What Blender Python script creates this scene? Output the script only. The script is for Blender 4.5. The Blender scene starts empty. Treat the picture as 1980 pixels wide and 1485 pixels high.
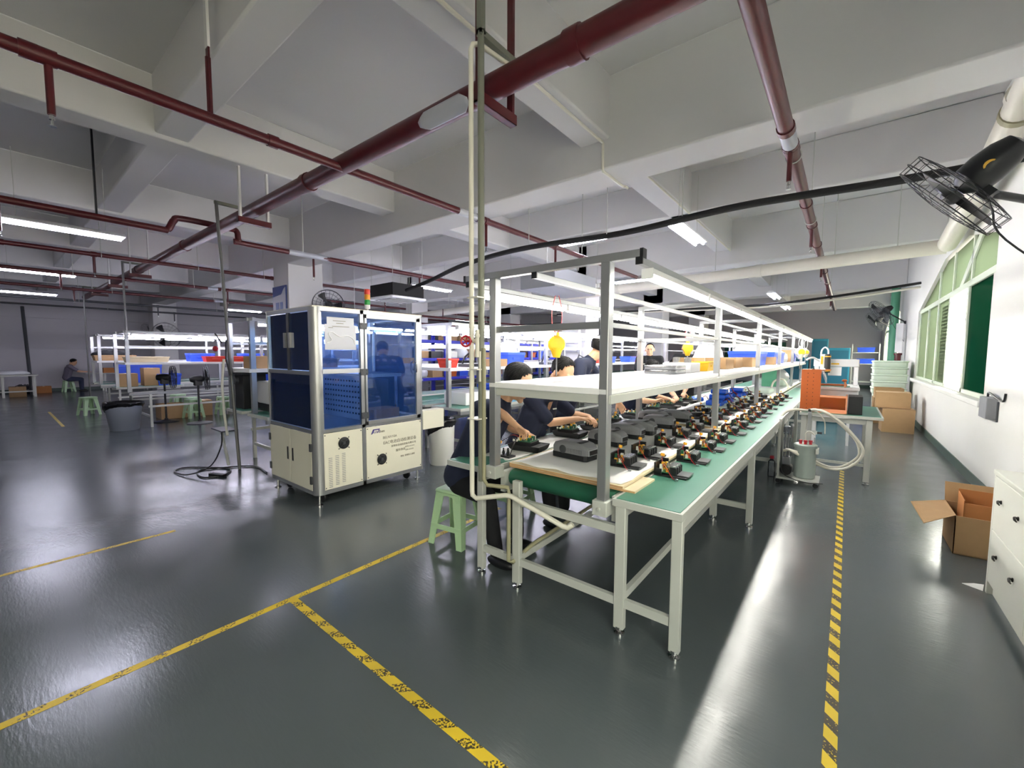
import bpy, bmesh, math, random
from mathutils import Vector, Matrix, Euler
random.seed(11)
SC = bpy.context.scene
COL = SC.collection
PI = math.pi

# ------------------------------------------------------------------ camera
FPX, YAW, PITCH, ROLL = 806.7, math.radians(38.685), math.radians(-4.068), math.radians(.2328)
cy, sy, cp, sp = math.cos(YAW), math.sin(YAW), math.cos(PITCH), math.sin(PITCH)
fw = Vector((-sy*cp, cy*cp, sp)); rt = Vector((cy, sy, 0)); upv = rt.cross(fw)
r2 = math.cos(ROLL)*rt + math.sin(ROLL)*upv
u2 = -math.sin(ROLL)*rt + math.cos(ROLL)*upv
cd = bpy.data.cameras.new('camera'); cam = bpy.data.objects.new('camera', cd); COL.objects.link(cam)
cd.sensor_fit = 'HORIZONTAL'; cd.sensor_width = 36; cd.lens = FPX/1980*36; cd.clip_start = .05; cd.clip_end = 200
M3 = Matrix((r2, u2, -fw)).transposed()
cam.matrix_world = Matrix.Translation((0, 0, 1.58)) @ M3.to_4x4()
SC.camera = cam

# ------------------------------------------------------------------ world, exposure
SC.view_settings.view_transform = 'Standard'; SC.view_settings.look = 'None'
SC.view_settings.gamma = 1; SC.view_settings.use_curve_mapping = False
SC.view_settings.exposure = 0.32
LAMP = 52.0          # radiance of the fluorescent tubes
DAY = 17.0            # overcast daylight
w = bpy.data.worlds.new('world'); SC.world = w; w.use_nodes = True
bg = w.node_tree.nodes['Background']; bg.inputs[0].default_value = (1, .99, .90, 1); bg.inputs[1].default_value = DAY

def portal(name, x, y0, y1, z0, z1):
    l = bpy.data.lights.new(name, 'AREA'); l.shape = 'RECTANGLE'; l.size = y1-y0; l.size_y = z1-z0
    l.cycles.is_portal = True
    o = bpy.data.objects.new(name, l); COL.objects.link(o)
    o.matrix_world = Matrix.Translation((x, (y0+y1)/2, (z0+z1)/2)) @ Euler((PI/2, 0, PI/2)).to_matrix().to_4x4()
    # area lights shine along local -Z: local Z must point to +X
    return o
portal('daylight_portal', 1.42, 7.4, 13.9, 1.1, 3.2)
portal('daylight_portal', 1.42, -4.2, 1.0, 1.0, 3.3)
portal('daylight_portal', 1.42, 18.5, 25.2, 1.1, 3.2)

# ------------------------------------------------------------------ materials
def lin(c):
    c /= 255
    return c/12.92 if c <= .04045 else ((c+.055)/1.055)**2.4
def rgb(r, g, b): return (lin(r), lin(g), lin(b), 1)
MATS = {}
def mat(name, col, rough=.5, metal=0, spec=.5, emit=None, noise=0, nscale=6, bump=0, bscale=40, alpha=1, trans=0, coat=0):
    m = bpy.data.materials.new(name); m.use_nodes = True
    nt = m.node_tree; p = nt.nodes['Principled BSDF']
    p.inputs['Base Color'].default_value = col; p.inputs['Roughness'].default_value = rough
    p.inputs['Metallic'].default_value = metal; p.inputs['Specular IOR Level'].default_value = spec
    if coat: p.inputs['Coat Weight'].default_value = coat
    if emit:
        p.inputs['Emission Color'].default_value = emit[0]; p.inputs['Emission Strength'].default_value = emit[1]
    if alpha < 1: p.inputs['Alpha'].default_value = alpha
    if trans: p.inputs['Transmission Weight'].default_value = trans
    tc = None
    if noise or bump:
        tc = nt.nodes.new('ShaderNodeTexCoord')
    if noise:
        n = nt.nodes.new('ShaderNodeTexNoise'); n.inputs['Scale'].default_value = nscale; n.inputs['Detail'].default_value = 5
        nt.links.new(tc.outputs['Object'], n.inputs['Vector'])
        mx = nt.nodes.new('ShaderNodeMix'); mx.data_type = 'RGBA'
        mx.inputs[6].default_value = tuple(max(0, c*(1-noise)) for c in col[:3])+(1,)
        mx.inputs[7].default_value = tuple(min(1, c*(1+noise)) for c in col[:3])+(1,)
        nt.links.new(n.outputs['Fac'], mx.inputs[0]); nt.links.new(mx.outputs[2], p.inputs['Base Color'])
    if bump:
        n = nt.nodes.new('ShaderNodeTexNoise'); n.inputs['Scale'].default_value = bscale; n.inputs['Detail'].default_value = 4
        nt.links.new(tc.outputs['Object'], n.inputs['Vector'])
        b = nt.nodes.new('ShaderNodeBump'); b.inputs['Strength'].default_value = bump; b.inputs['Distance'].default_value = .01
        nt.links.new(n.outputs['Fac'], b.inputs['Height']); nt.links.new(b.outputs['Normal'], p.inputs['Normal'])
    MATS[name] = m
    return m

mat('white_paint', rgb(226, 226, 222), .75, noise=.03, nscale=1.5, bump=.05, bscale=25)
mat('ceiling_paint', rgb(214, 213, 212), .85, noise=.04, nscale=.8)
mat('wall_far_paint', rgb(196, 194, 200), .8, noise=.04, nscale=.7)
mat('green_skirting', rgb(72, 92, 86), .4)
mat('aluminium', rgb(172, 174, 176), .34, .75, noise=.04, nscale=4)
mat('grey_steel', rgb(196, 198, 192), .4, .15, noise=.03, nscale=5)
mat('chrome', rgb(210, 210, 210), .15, 1)
mat('white_board', rgb(240, 240, 242), .35)
mat('cream_panel', rgb(222, 219, 200), .4)
mat('black_plastic', rgb(22, 23, 26), .38, noise=.2, nscale=20)
mat('black_matte', rgb(14, 14, 16), .6)
mat('dark_grey', rgb(62, 64, 68), .5)
mat('plate_grey', rgb(88, 89, 92), .42)
mat('case_grey', rgb(118, 119, 123), .55, bump=.06, bscale=300)
mat('mid_grey', rgb(140, 142, 146), .5)
mat('red_pipe', rgb(76, 19, 24), .38, noise=.28, nscale=9, bump=.05, bscale=30)
mat('pvc_white', rgb(224, 220, 206), .35, noise=.04, nscale=5)
mat('olive_pipe', rgb(150, 146, 118), .5, noise=.12, nscale=12)
mat('black_foam', rgb(20, 20, 22), .85, bump=.3, bscale=60)
mat('green_mat', rgb(74, 132, 112), .35, noise=.05, nscale=7)
mat('belt_green', rgb(24, 84, 62), .45, noise=.08, nscale=8)
mat('paper_white', rgb(236, 236, 236), .7, bump=.35, bscale=9)
mat('film_white', rgb(232, 234, 236), .3, bump=.5, bscale=6)
mat('pcb_green', rgb(30, 92, 62), .4, noise=.3, nscale=60)
mat('comp_yellow', rgb(228, 172, 50), .4)
mat('comp_orange', rgb(222, 104, 40), .4)
mat('comp_white', rgb(226, 226, 214), .45)
mat('comp_silver', rgb(178, 180, 184), .25, .9)
mat('wire_red', rgb(150, 22, 26), .4)
mat('wire_black', rgb(18, 16, 18), .4)
mat('plug_yellow', rgb(236, 168, 44), .35)
mat('bin_blue', rgb(40, 82, 206), .4, noise=.06, nscale=6)
mat('bin_red', rgb(226, 62, 44), .4)
mat('bin_yellow', rgb(238, 190, 36), .4)
mat('rack_blue', rgb(32, 40, 168), .4)
mat('battery_blue', rgb(30, 92, 214), .25, coat=.4)
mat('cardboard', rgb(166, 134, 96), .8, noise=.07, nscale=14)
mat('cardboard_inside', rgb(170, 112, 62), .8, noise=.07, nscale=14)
mat('paper_beige', rgb(206, 170, 130), .75, bump=.4, bscale=14)
mat('stool_green', rgb(172, 204, 162), .35)
mat('bag_black', rgb(16, 16, 18), .22, bump=.7, bscale=16)
mat('bag_white', rgb(226, 228, 232), .3, bump=.6, bscale=12)
mat('bin_grey', rgb(128, 134, 146), .4)
mat('bin_cream', rgb(222, 222, 216), .4)
mat('foam_white', rgb(222, 236, 222), .7)
mat('cabinet_white', rgb(232, 233, 222), .3)
mat('handle_dark', rgb(52, 50, 46), .35, .7)
mat('teal', rgb(36, 132, 156), .45)
mat('dark_teal', rgb(28, 104, 128), .45)
mat('orange_sheet', rgb(170, 84, 36), .3)
mat('pale_orange', rgb(226, 152, 112), .4)
mat('skin', rgb(212, 166, 132), .5, noise=.05, nscale=14)
mat('skin_dark', rgb(190, 146, 116), .5)
mat('hair_black', rgb(9, 8, 9), .55, spec=.25, bump=.6, bscale=150)
mat('navy_cloth', rgb(25, 32, 56), .85, noise=.12, nscale=10, bump=.12, bscale=50)
mat('black_cloth', rgb(18, 19, 24), .9)
mat('grey_cloth', rgb(112, 106, 122), .85)
mat('denim', rgb(52, 60, 84), .85)
mat('fan_blue', rgb(70, 96, 190), .3)
mat('tape_yellow', rgb(222, 188, 44), .5)
mat('red_valve', rgb(178, 34, 48), .35)
mat('lamp_red', rgb(220, 60, 40), .3); mat('lamp_amber', rgb(238, 158, 40), .3); mat('lamp_green', rgb(30, 150, 60), .3)
mat('green_frame', rgb(214, 224, 206), .45)
mat('brick_tile', rgb(196, 118, 92), .7)
mat('facade', rgb(226, 214, 206), .8)
mat('window_white', rgb(226, 222, 214), .4)
mat('plywood', rgb(188, 148, 104), .7, noise=.15, nscale=20)
mat('plywood_top', rgb(222, 206, 172), .6, noise=.06, nscale=9)
mat('sign_white', rgb(176, 178, 188), .3)
mat('sign_blue', rgb(34, 62, 130), .3)
mat('logo_purple', rgb(52, 40, 116), .4)
mat('ink_grey', rgb(120, 116, 100), .6)
mat('pole_grey', rgb(112, 112, 110), .45, .3)
mat('olive_grey', rgb(126, 128, 116), .5, .3)
mat('cyl_grey', rgb(156, 168, 162), .35, .2)
mat('tile_green', rgb(88, 160, 124), .4)
mat('tube_glow', (1, 1, 1, 1), .4, emit=((.82, .82, 1, 1), LAMP*.95))
mat('line_glow', (1, 1, 1, 1), .4, emit=((1, .97, .88, 1), LAMP*1.65))
mat('bench_glow', (1, 1, 1, 1), .4, emit=((.85, .83, 1, 1), LAMP*.9))

def glass(name, tint, mixf=.12, rough=.02, body=None, bodyf=0):
    m = bpy.data.materials.new(name); m.use_nodes = True; nt = m.node_tree; nt.nodes.clear()
    out = nt.nodes.new('ShaderNodeOutputMaterial'); t = nt.nodes.new('ShaderNodeBsdfTransparent'); g = nt.nodes.new('ShaderNodeBsdfGlossy')
    t.inputs[0].default_value = tint; g.inputs['Roughness'].default_value = rough; g.inputs[0].default_value = (1, 1, 1, 1)
    mx = nt.nodes.new('ShaderNodeMixShader'); fr = nt.nodes.new('ShaderNodeFresnel'); fr.inputs[0].default_value = 1.5
    ad = nt.nodes.new('ShaderNodeMath'); ad.operation = 'ADD'; ad.inputs[1].default_value = mixf
    nt.links.new(fr.outputs[0], ad.inputs[0]); nt.links.new(ad.outputs[0], mx.inputs[0])
    src = t.outputs[0]
    if body:    # the sheet itself is dyed through and catches some light
        d = nt.nodes.new('ShaderNodeBsdfDiffuse'); d.inputs[0].default_value = body; tl = nt.nodes.new('ShaderNodeBsdfTranslucent'); tl.inputs[0].default_value = body
        a1 = nt.nodes.new('ShaderNodeMixShader'); nt.links.new(d.outputs[0], a1.inputs[1]); nt.links.new(tl.outputs[0], a1.inputs[2])
        a2 = nt.nodes.new('ShaderNodeMixShader'); a2.inputs[0].default_value = bodyf; nt.links.new(src, a2.inputs[1]); nt.links.new(a1.outputs[0], a2.inputs[2]); src = a2.outputs[0]
    nt.links.new(src, mx.inputs[1]); nt.links.new(g.outputs[0], mx.inputs[2]); nt.links.new(mx.outputs[0], out.inputs[0])
    MATS[name] = m
glass('blue_acrylic', (.70, .83, 1, 1), .02, body=(.05, .17, .62, 1), bodyf=.13)

def film(name, tint, tl, mixf):
    """window film: part see-through, part diffusing"""
    m = bpy.data.materials.new(name); m.use_nodes = True; nt = m.node_tree; nt.nodes.clear()
    out = nt.nodes.new('ShaderNodeOutputMaterial'); t = nt.nodes.new('ShaderNodeBsdfTransparent'); g = nt.nodes.new('ShaderNodeBsdfTranslucent'); gl = nt.nodes.new('ShaderNodeBsdfGlossy')
    t.inputs[0].default_value = tint; g.inputs[0].default_value = tl; gl.inputs['Roughness'].default_value = .05
    mx = nt.nodes.new('ShaderNodeMixShader'); mx.inputs[0].default_value = mixf; m2 = nt.nodes.new('ShaderNodeMixShader'); m2.inputs[0].default_value = .04
    nt.links.new(t.outputs[0], mx.inputs[1]); nt.links.new(g.outputs[0], mx.inputs[2]); nt.links.new(mx.outputs[0], m2.inputs[1]); nt.links.new(gl.outputs[0], m2.inputs[2]); nt.links.new(m2.outputs[0], out.inputs[0])
    MATS[name] = m
film('green_glass', (.014, .045, .032, 1), (.035, .115, .08, 1), .6)
film('pale_green_glass', (.15, .17, .135, 1), (.26, .30, .24, 1), .6)
film('clear_glass', (.95, .97, .93, 1), (.9, .9, .9, 1), .05)
glass('clear_plastic', (.86, .9, .94, 1), .03)
glass('orange_acrylic', (.9, .45, .12, 1), .03)

def hazard(name, stripe, worn):
    """yellow floor tape with slanted dark stripes along local +X, worn with noise"""
    m = bpy.data.materials.new(name); m.use_nodes = True; nt = m.node_tree; p = nt.nodes['Principled BSDF']
    p.inputs['Roughness'].default_value = .42
    tc = nt.nodes.new('ShaderNodeTexCoord'); sx = nt.nodes.new('ShaderNodeSeparateXYZ'); nt.links.new(tc.outputs['Object'], sx.inputs[0])
    a = nt.nodes.new('ShaderNodeMath'); a.operation = 'SUBTRACT'; nt.links.new(sx.outputs[0], a.inputs[0]); nt.links.new(sx.outputs[1], a.inputs[1])
    md = nt.nodes.new('ShaderNodeMath'); md.operation = 'PINGPONG'; md.inputs[1].default_value = stripe; nt.links.new(a.outputs[0], md.inputs[0])
    gt = nt.nodes.new('ShaderNodeMath'); gt.operation = 'GREATER_THAN'; gt.inputs[1].default_value = stripe*.52; nt.links.new(md.outputs[0], gt.inputs[0])
    n = nt.nodes.new('ShaderNodeTexNoise'); n.inputs['Scale'].default_value = 90; n.inputs['Detail'].default_value = 6; nt.links.new(tc.outputs['Object'], n.inputs['Vector'])
    g2 = nt.nodes.new('ShaderNodeMath'); g2.operation = 'LESS_THAN'; g2.inputs[1].default_value = worn; nt.links.new(n.outputs['Fac'], g2.inputs[0])
    mul = nt.nodes.new('ShaderNodeMath'); mul.operation = 'MULTIPLY'; nt.links.new(gt.outputs[0], mul.inputs[0]); nt.links.new(g2.outputs[0], mul.inputs[1])
    mx = nt.nodes.new('ShaderNodeMix'); mx.data_type = 'RGBA'; mx.inputs[6].default_value = rgb(226, 194, 42); mx.inputs[7].default_value = rgb(60, 52, 34)
    nt.links.new(mul.outputs[0], mx.inputs[0])
    n3 = nt.nodes.new('ShaderNodeTexNoise'); n3.inputs['Scale'].default_value = 3; n3.inputs['Detail'].default_value = 6; nt.links.new(tc.outputs['Object'], n3.inputs['Vector'])
    mr = nt.nodes.new('ShaderNodeMapRange'); mr.inputs[1].default_value = .3; mr.inputs[2].default_value = .75; mr.inputs[3].default_value = 1.0; mr.inputs[4].default_value = .72; nt.links.new(n3.outputs['Fac'], mr.inputs[0])
    m2 = nt.nodes.new('ShaderNodeMix'); m2.data_type = 'RGBA'; m2.blend_type = 'MULTIPLY'; m2.inputs[0].default_value = 1
    nt.links.new(mx.outputs[2], m2.inputs[6]); nt.links.new(mr.outputs[0], m2.inputs[7]); nt.links.new(m2.outputs[2], p.inputs['Base Color'])
    MATS[name] = m
hazard('hazard_tape', .075, .50); hazard('hazard_tape_worn', .075, .45); hazard('hazard_tape_fresh', .075, .62)

def floor_mat():
    m = bpy.data.materials.new('epoxy_floor'); m.use_nodes = True; nt = m.node_tree; p = nt.nodes['Principled BSDF']
    N = lambda k: nt.nodes.new(k)
    def noise(vec, sc, det, rough=.55):
        n = N('ShaderNodeTexNoise'); n.inputs['Scale'].default_value = sc; n.inputs['Detail'].default_value = det; n.inputs['Roughness'].default_value = rough; nt.links.new(vec, n.inputs['Vector']); return n.outputs['Fac']
    tc = N('ShaderNodeTexCoord').outputs['Object']
    mx = N('ShaderNodeMix'); mx.data_type = 'RGBA'; mx.inputs[6].default_value = rgb(72, 79, 82); mx.inputs[7].default_value = rgb(83, 90, 92)
    nt.links.new(noise(tc, .8, 8), mx.inputs[0]); nt.links.new(mx.outputs[2], p.inputs['Base Color'])
    mr = N('ShaderNodeMapRange'); mr.inputs[1].default_value = .3; mr.inputs[2].default_value = .75; mr.inputs[3].default_value = .15; mr.inputs[4].default_value = .25
    nt.links.new(noise(tc, 2.4, 6, .6), mr.inputs[0]); nt.links.new(mr.outputs[0], p.inputs['Roughness'])
    mp = N('ShaderNodeMapping'); mp.inputs['Scale'].default_value = (14, 60, 1); mp.inputs['Rotation'].default_value = (0, 0, .35); nt.links.new(tc, mp.inputs[0])
    b1 = N('ShaderNodeBump'); b1.inputs['Strength'].default_value = .14; b1.inputs['Distance'].default_value = .008; nt.links.new(noise(tc, 2.2, 2), b1.inputs['Height'])
    b2 = N('ShaderNodeBump'); b2.inputs['Strength'].default_value = .35; b2.inputs['Distance'].default_value = .0024; nt.links.new(noise(mp.outputs[0], 1.0, 4, .6), b2.inputs['Height'])
    nt.links.new(b1.outputs[0], b2.inputs['Normal']); nt.links.new(b2.outputs[0], p.inputs['Normal'])
    p.inputs['Specular IOR Level'].default_value = .46
    MATS['epoxy_floor'] = m
floor_mat()

# ------------------------------------------------------------------ mesh helpers
class MB:
    """collects shapes into one mesh"""
    def __init__(s): s.v = []; s.f = []; s.mi = []; s.m = 0; s.T = None
    def add(s, vs, fs):
        n = len(s.v)
        for v in vs:
            v = Vector(v)
            s.v.append(s.T @ v if s.T else v)
        for f in fs: s.f.append([i+n for i in f]); s.mi.append(s.m)
        return s
    def box(s, x0, x1, y0, y1, z0, z1, R=None):
        c = Vector(((x0+x1)/2, (y0+y1)/2, (z0+z1)/2)); h = ((x1-x0)/2, (y1-y0)/2, (z1-z0)/2)
        vs = [Vector((a*h[0], b*h[1], d*h[2])) for a in (-1, 1) for b in (-1, 1) for d in (-1, 1)]
        if R: vs = [R @ v for v in vs]
        return s.add([c+v for v in vs], [(0, 1, 3, 2), (4, 6, 7, 5), (0, 4, 5, 1), (2, 3, 7, 6), (0, 2, 6, 4), (1, 5, 7, 3)])
    def cbox(s, c, d, R=None):
        return s.box(c[0]-d[0]/2, c[0]+d[0]/2, c[1]-d[1]/2, c[1]+d[1]/2, c[2]-d[2]/2, c[2]+d[2]/2, R)
    def rbox(s, x0, x1, y0, y1, z0, z1, r=.02, taper=0, n=4):
        """box with rounded vertical edges and softened top and bottom, optionally smaller at the bottom"""
        rings = []
        e = min(r*.5, (z1-z0)*.45)
        for z, ins in ((z0, e), (z0+e*.4, e*.3), (z0+e, 0), (z1-e, 0), (z1-e*.4, e*.3), (z1, e)):
            t = taper*(1-(z-z0)/(z1-z0))+ins
            ring = []
            for cx, cyy, a0 in ((x1-r, y1-r, 0), (x0+r, y1-r, PI/2), (x0+r, y0+r, PI), (x1-r, y0+r, 1.5*PI)):
                sx = -1 if cx > (x0+x1)/2 else 1; syy = -1 if cyy > (y0+y1)/2 else 1
                for k in range(n+1):
                    a = a0+PI/2*k/n
                    ring.append((cx+r*math.cos(a)+sx*t, cyy+r*math.sin(a)+syy*t, z))
            rings.append(ring)
        return s.loft(rings)
    def loft(s, rings, cap=True, closed=True):
        n = len(rings[0]); vs = [v for r in rings for v in r]; fs = []
        for i in range(len(rings)-1):
            for k in range(n if closed else n-1):
                a, b = i*n+k, i*n+(k+1) % n
                fs.append((a, b, b+n, a+n))
        if cap: fs.append(tuple(range(n))[::-1]); fs.append(tuple((len(rings)-1)*n+k for k in range(n)))
        return s.add(vs, fs)
    def tube(s, pts, r, n=8, cap=True):
        pts = [Vector(p) for p in pts]; rs = r if isinstance(r, (list, tuple)) else [r]*len(pts)
        rings = []; prev = None
        for i, p in enumerate(pts):
            d = (pts[min(i+1, len(pts)-1)]-pts[max(i-1, 0)]).normalized()
            if prev is None:
                a = Vector((0, 0, 1)) if abs(d.z) < .9 else Vector((1, 0, 0))
                u = d.cross(a).normalized()
            else:
                u = (prev - d*prev.dot(d)).normalized()
            prev = u; w_ = d.cross(u)
            rings.append([p+rs[i]*(math.cos(2*PI*k/n)*u+math.sin(2*PI*k/n)*w_) for k in range(n)])
        return s.loft(rings, cap)
    def lathe(s, prof, c=(0, 0, 0), n=20, R=None, sx=1, sy_=1, cap=True):
        c = Vector(c); rings = []
        for r, z in prof:
            ring = [Vector((r*math.cos(2*PI*k/n)*sx, r*math.sin(2*PI*k/n)*sy_, z)) for k in range(n)]
            rings.append([c+(R @ v if R else v) for v in ring])
        return s.loft(rings, cap)
    def ball(s, c, r, nu=12, nv=8, R=None):
        r = r if isinstance(r, (tuple, list)) else (r, r, r)
        c = Vector(c); vs = []; fs = []
        for j in range(1, nv):
            t = PI*j/nv
            for k in range(nu):
                a = 2*PI*k/nu
                v = Vector((r[0]*math.sin(t)*math.cos(a), r[1]*math.sin(t)*math.sin(a), r[2]*math.cos(t)))
                vs.append(c+(R @ v if R else v))
        top = Vector((0, 0, r[2])); bot = Vector((0, 0, -r[2]))
        vs.append(c+(R @ top if R else top)); vs.append(c+(R @ bot if R else bot))
        for j in range(nv-2):
            for k in range(nu): fs.append((j*nu+k, (j+1)*nu+k, (j+1)*nu+(k+1) % nu, j*nu+(k+1) % nu))
        T = len(vs)-2
        for k in range(nu):
            fs.append((T, k, (k+1) % nu)); fs.append((T+1, (nv-2)*nu+(k+1) % nu, (nv-2)*nu+k))
        return s.add(vs, fs)
    def cap(s, p0, p1, r0, r1, n=12):
        """tapered capsule"""
        s.ball(p0, r0, n, 8); s.ball(p1, r1, n, 8)
        return s.tube([p0, p1], [r0, r1], n)
    def chain(s, pts, rs, n=12):
        for i in range(len(pts)-1): s.cap(pts[i], pts[i+1], rs[i], rs[i+1], n)
        return s
    def prism(s, poly, a, b, ax='z'):
        f = {'z': lambda p, h: (p[0], p[1], h), 'y': lambda p, h: (p[0], h, p[1]), 'x': lambda p, h: (h, p[0], p[1])}[ax]
        return s.loft([[f(p, a) for p in poly], [f(p, b) for p in poly]])
    def ring(s, c, R0, r, n=32, k=6, R=None):
        """torus in the local xy plane"""
        c = Vector(c); rings = []
        for i in range(n):
            a = 2*PI*i/n; o = Vector((math.cos(a), math.sin(a), 0))
            row = [o*(R0+r*math.cos(2*PI*j/k))+Vector((0, 0, r*math.sin(2*PI*j/k))) for j in range(k)]
            rings.append([c+(R @ v if R else v) for v in row])
        rings.append(rings[0])
        return s.loft(rings, cap=False)
    def build(s, name, m, parent=None, world=False, sharp=38, bevel=0):
        me = bpy.data.meshes.new(name)
        off = parent.location if (world and parent) else Vector((0, 0, 0))
        me.from_pydata([tuple(v-off) for v in s.v], [], s.f)
        for x in (m if isinstance(m, (list, tuple)) else [m]): me.materials.append(MATS[x])
        me.polygons.foreach_set('material_index', s.mi)
        bm = bmesh.new(); bm.from_mesh(me); bmesh.ops.recalc_face_normals(bm, faces=bm.faces); bm.to_mesh(me); bm.free()
        me.polygons.foreach_set('use_smooth', [True]*len(me.polygons)); me.set_sharp_from_angle(angle=math.radians(sharp))
        o = bpy.data.objects.new(name, me); COL.objects.link(o)
        if parent: o.parent = parent
        if bevel:
            b = o.modifiers.new('bevel', 'BEVEL'); b.width = bevel; b.segments = 2; b.limit_method = 'ANGLE'
        return o

def thing(name, label, cat, loc=(0, 0, 0), rot=0, group=None):
    o = bpy.data.objects.new(name, None); COL.objects.link(o); o.empty_display_size = .1
    o.location = loc; o.rotation_euler = (0, 0, rot) if not isinstance(rot, tuple) else rot
    tag(o, label, cat, group); return o
def tag(o, label, cat, group=None):
    o['label'] = label; o['category'] = cat
    if group: o['group'] = group
    return o
def struct(name, mb, m, parent=None, bevel=0):
    o = mb.build(name, m, parent, bevel=bevel)
    if not parent: o['kind'] = 'structure'
    return o
def dup(root, loc, rot=0, label=None, group=None):
    r = root.copy(); COL.objects.link(r); r.location = loc
    r.rotation_euler = (0, 0, rot) if not isinstance(rot, tuple) else rot
    if label: r['label'] = label
    if group: r['group'] = group
    for ch in list(root.children):
        c = ch.copy(); COL.objects.link(c); c.parent = r
        for g in list(ch.children):
            d = g.copy(); COL.objects.link(d); d.parent = c
    return r
def single(name, mb, m, label, cat, group=None, bevel=0):
    return tag(mb.build(name, m, bevel=bevel), label, cat, group)
def text(body, size, m, parent, loc, rot, name='lettering', align='LEFT', ext=.0008, shear=0):
    c = bpy.data.curves.new(name, 'FONT'); c.body = body; c.size = size; c.extrude = ext; c.align_x = align; c.shear = shear
    c.materials.append(MATS[m])
    o = bpy.data.objects.new(name, c); COL.objects.link(o); o.location = loc; o.rotation_euler = rot
    bpy.context.view_layer.update()
    me = bpy.data.meshes.new_from_object(o.evaluated_get(bpy.context.evaluated_depsgraph_get())); me.name = name
    bpy.data.objects.remove(o)
    o = bpy.data.objects.new(name, me); COL.objects.link(o); o.location = loc; o.rotation_euler = rot
    if parent: o.parent = parent
    return o
def arc(c, r, a0, a1, n, ux, uy):
    c = Vector(c); ux = Vector(ux); uy = Vector(uy)
    return [c+r*(math.cos(a0+(a1-a0)*i/n)*ux+math.sin(a0+(a1-a0)*i/n)*uy) for i in range(n+1)]
def smooth_path(pts, k=6):
    """Catmull-Rom through the points"""
    P = [Vector(p) for p in pts]; P = [2*P[0]-P[1]]+P+[2*P[-1]-P[-2]]; out = []
    for i in range(1, len(P)-2):
        for j in range(k):
            t = j/k; a, b, c, d = P[i-1:i+3]
            out.append(.5*((2*b)+(c-a)*t+(2*a-5*b+4*c-d)*t*t+(3*b-a-3*c+d)*t**3))
    out.append(P[-2]); return out
ORD = ['first', 'second', 'third', 'fourth', 'fifth', 'sixth', 'seventh', 'eighth', 'ninth', 'tenth', 'eleventh', 'twelfth', 'thirteenth', 'fourteenth', 'fifteenth', 'sixteenth']
# ================================================================== the setting
XR, XL, YB, YF, ZC = 1.285, -25.2, -6.0, 27.0, 4.64
struct('floor', MB().box(XL-.2, 6, YB-.2, YF+.2, -.15, 0), 'epoxy_floor')
struct('ceiling', MB().box(XL-.2, XR+.3, YB-.2, YF+.2, ZC, ZC+.2), 'ceiling_paint')
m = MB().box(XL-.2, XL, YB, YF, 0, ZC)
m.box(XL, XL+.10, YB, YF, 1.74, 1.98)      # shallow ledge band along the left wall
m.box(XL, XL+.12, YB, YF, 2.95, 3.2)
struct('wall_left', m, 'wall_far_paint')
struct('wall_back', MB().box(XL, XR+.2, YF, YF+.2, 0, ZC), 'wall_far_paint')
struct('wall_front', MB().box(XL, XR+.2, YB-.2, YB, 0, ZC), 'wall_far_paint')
# right wall with three window openings
T = .22
wins = [(-4.2, 1.0), (7.25, 13.9), (18.5, 25.2)]
m = MB(); y = YB
for a, b in wins:
    m.box(XR, XR+T, y, a, 0, ZC)
    m.box(XR, XR+T, a, b, 0, 1.04)
    m.box(XR, XR+T, a, b, 3.3, ZC)
    # sloping shoulders above the transom
    m.prism([(b, 2.62), (b, 3.3), (b-3.2, 3.3)], XR, XR+T, 'x')
    m.prism([(a, 3.0), (a, 3.3), (a+1.6, 3.3)], XR, XR+T, 'x')
    y = b
m.box(XR, XR+T, y, YF, 0, ZC)
struct('wall_right', m, 'white_paint')
for i, (a, b) in enumerate(wins):
    struct('trim_%d' % (i+1), MB().box(XR-.07, XR+.02, a-.05, b+.05, .98, 1.05), 'white_paint', bevel=.012)
struct('baseboard_right', MB().box(XR-.012, XR, YB, YF, 0, .13), 'green_skirting')
struct('baseboard_left', MB().box(XL, XL+.012, YB, YF, 0, .13), 'green_skirting')
struct('baseboard_back', MB().box(XL, XR, YF-.012, YF, 0, .13), 'green_skirting')

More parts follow.
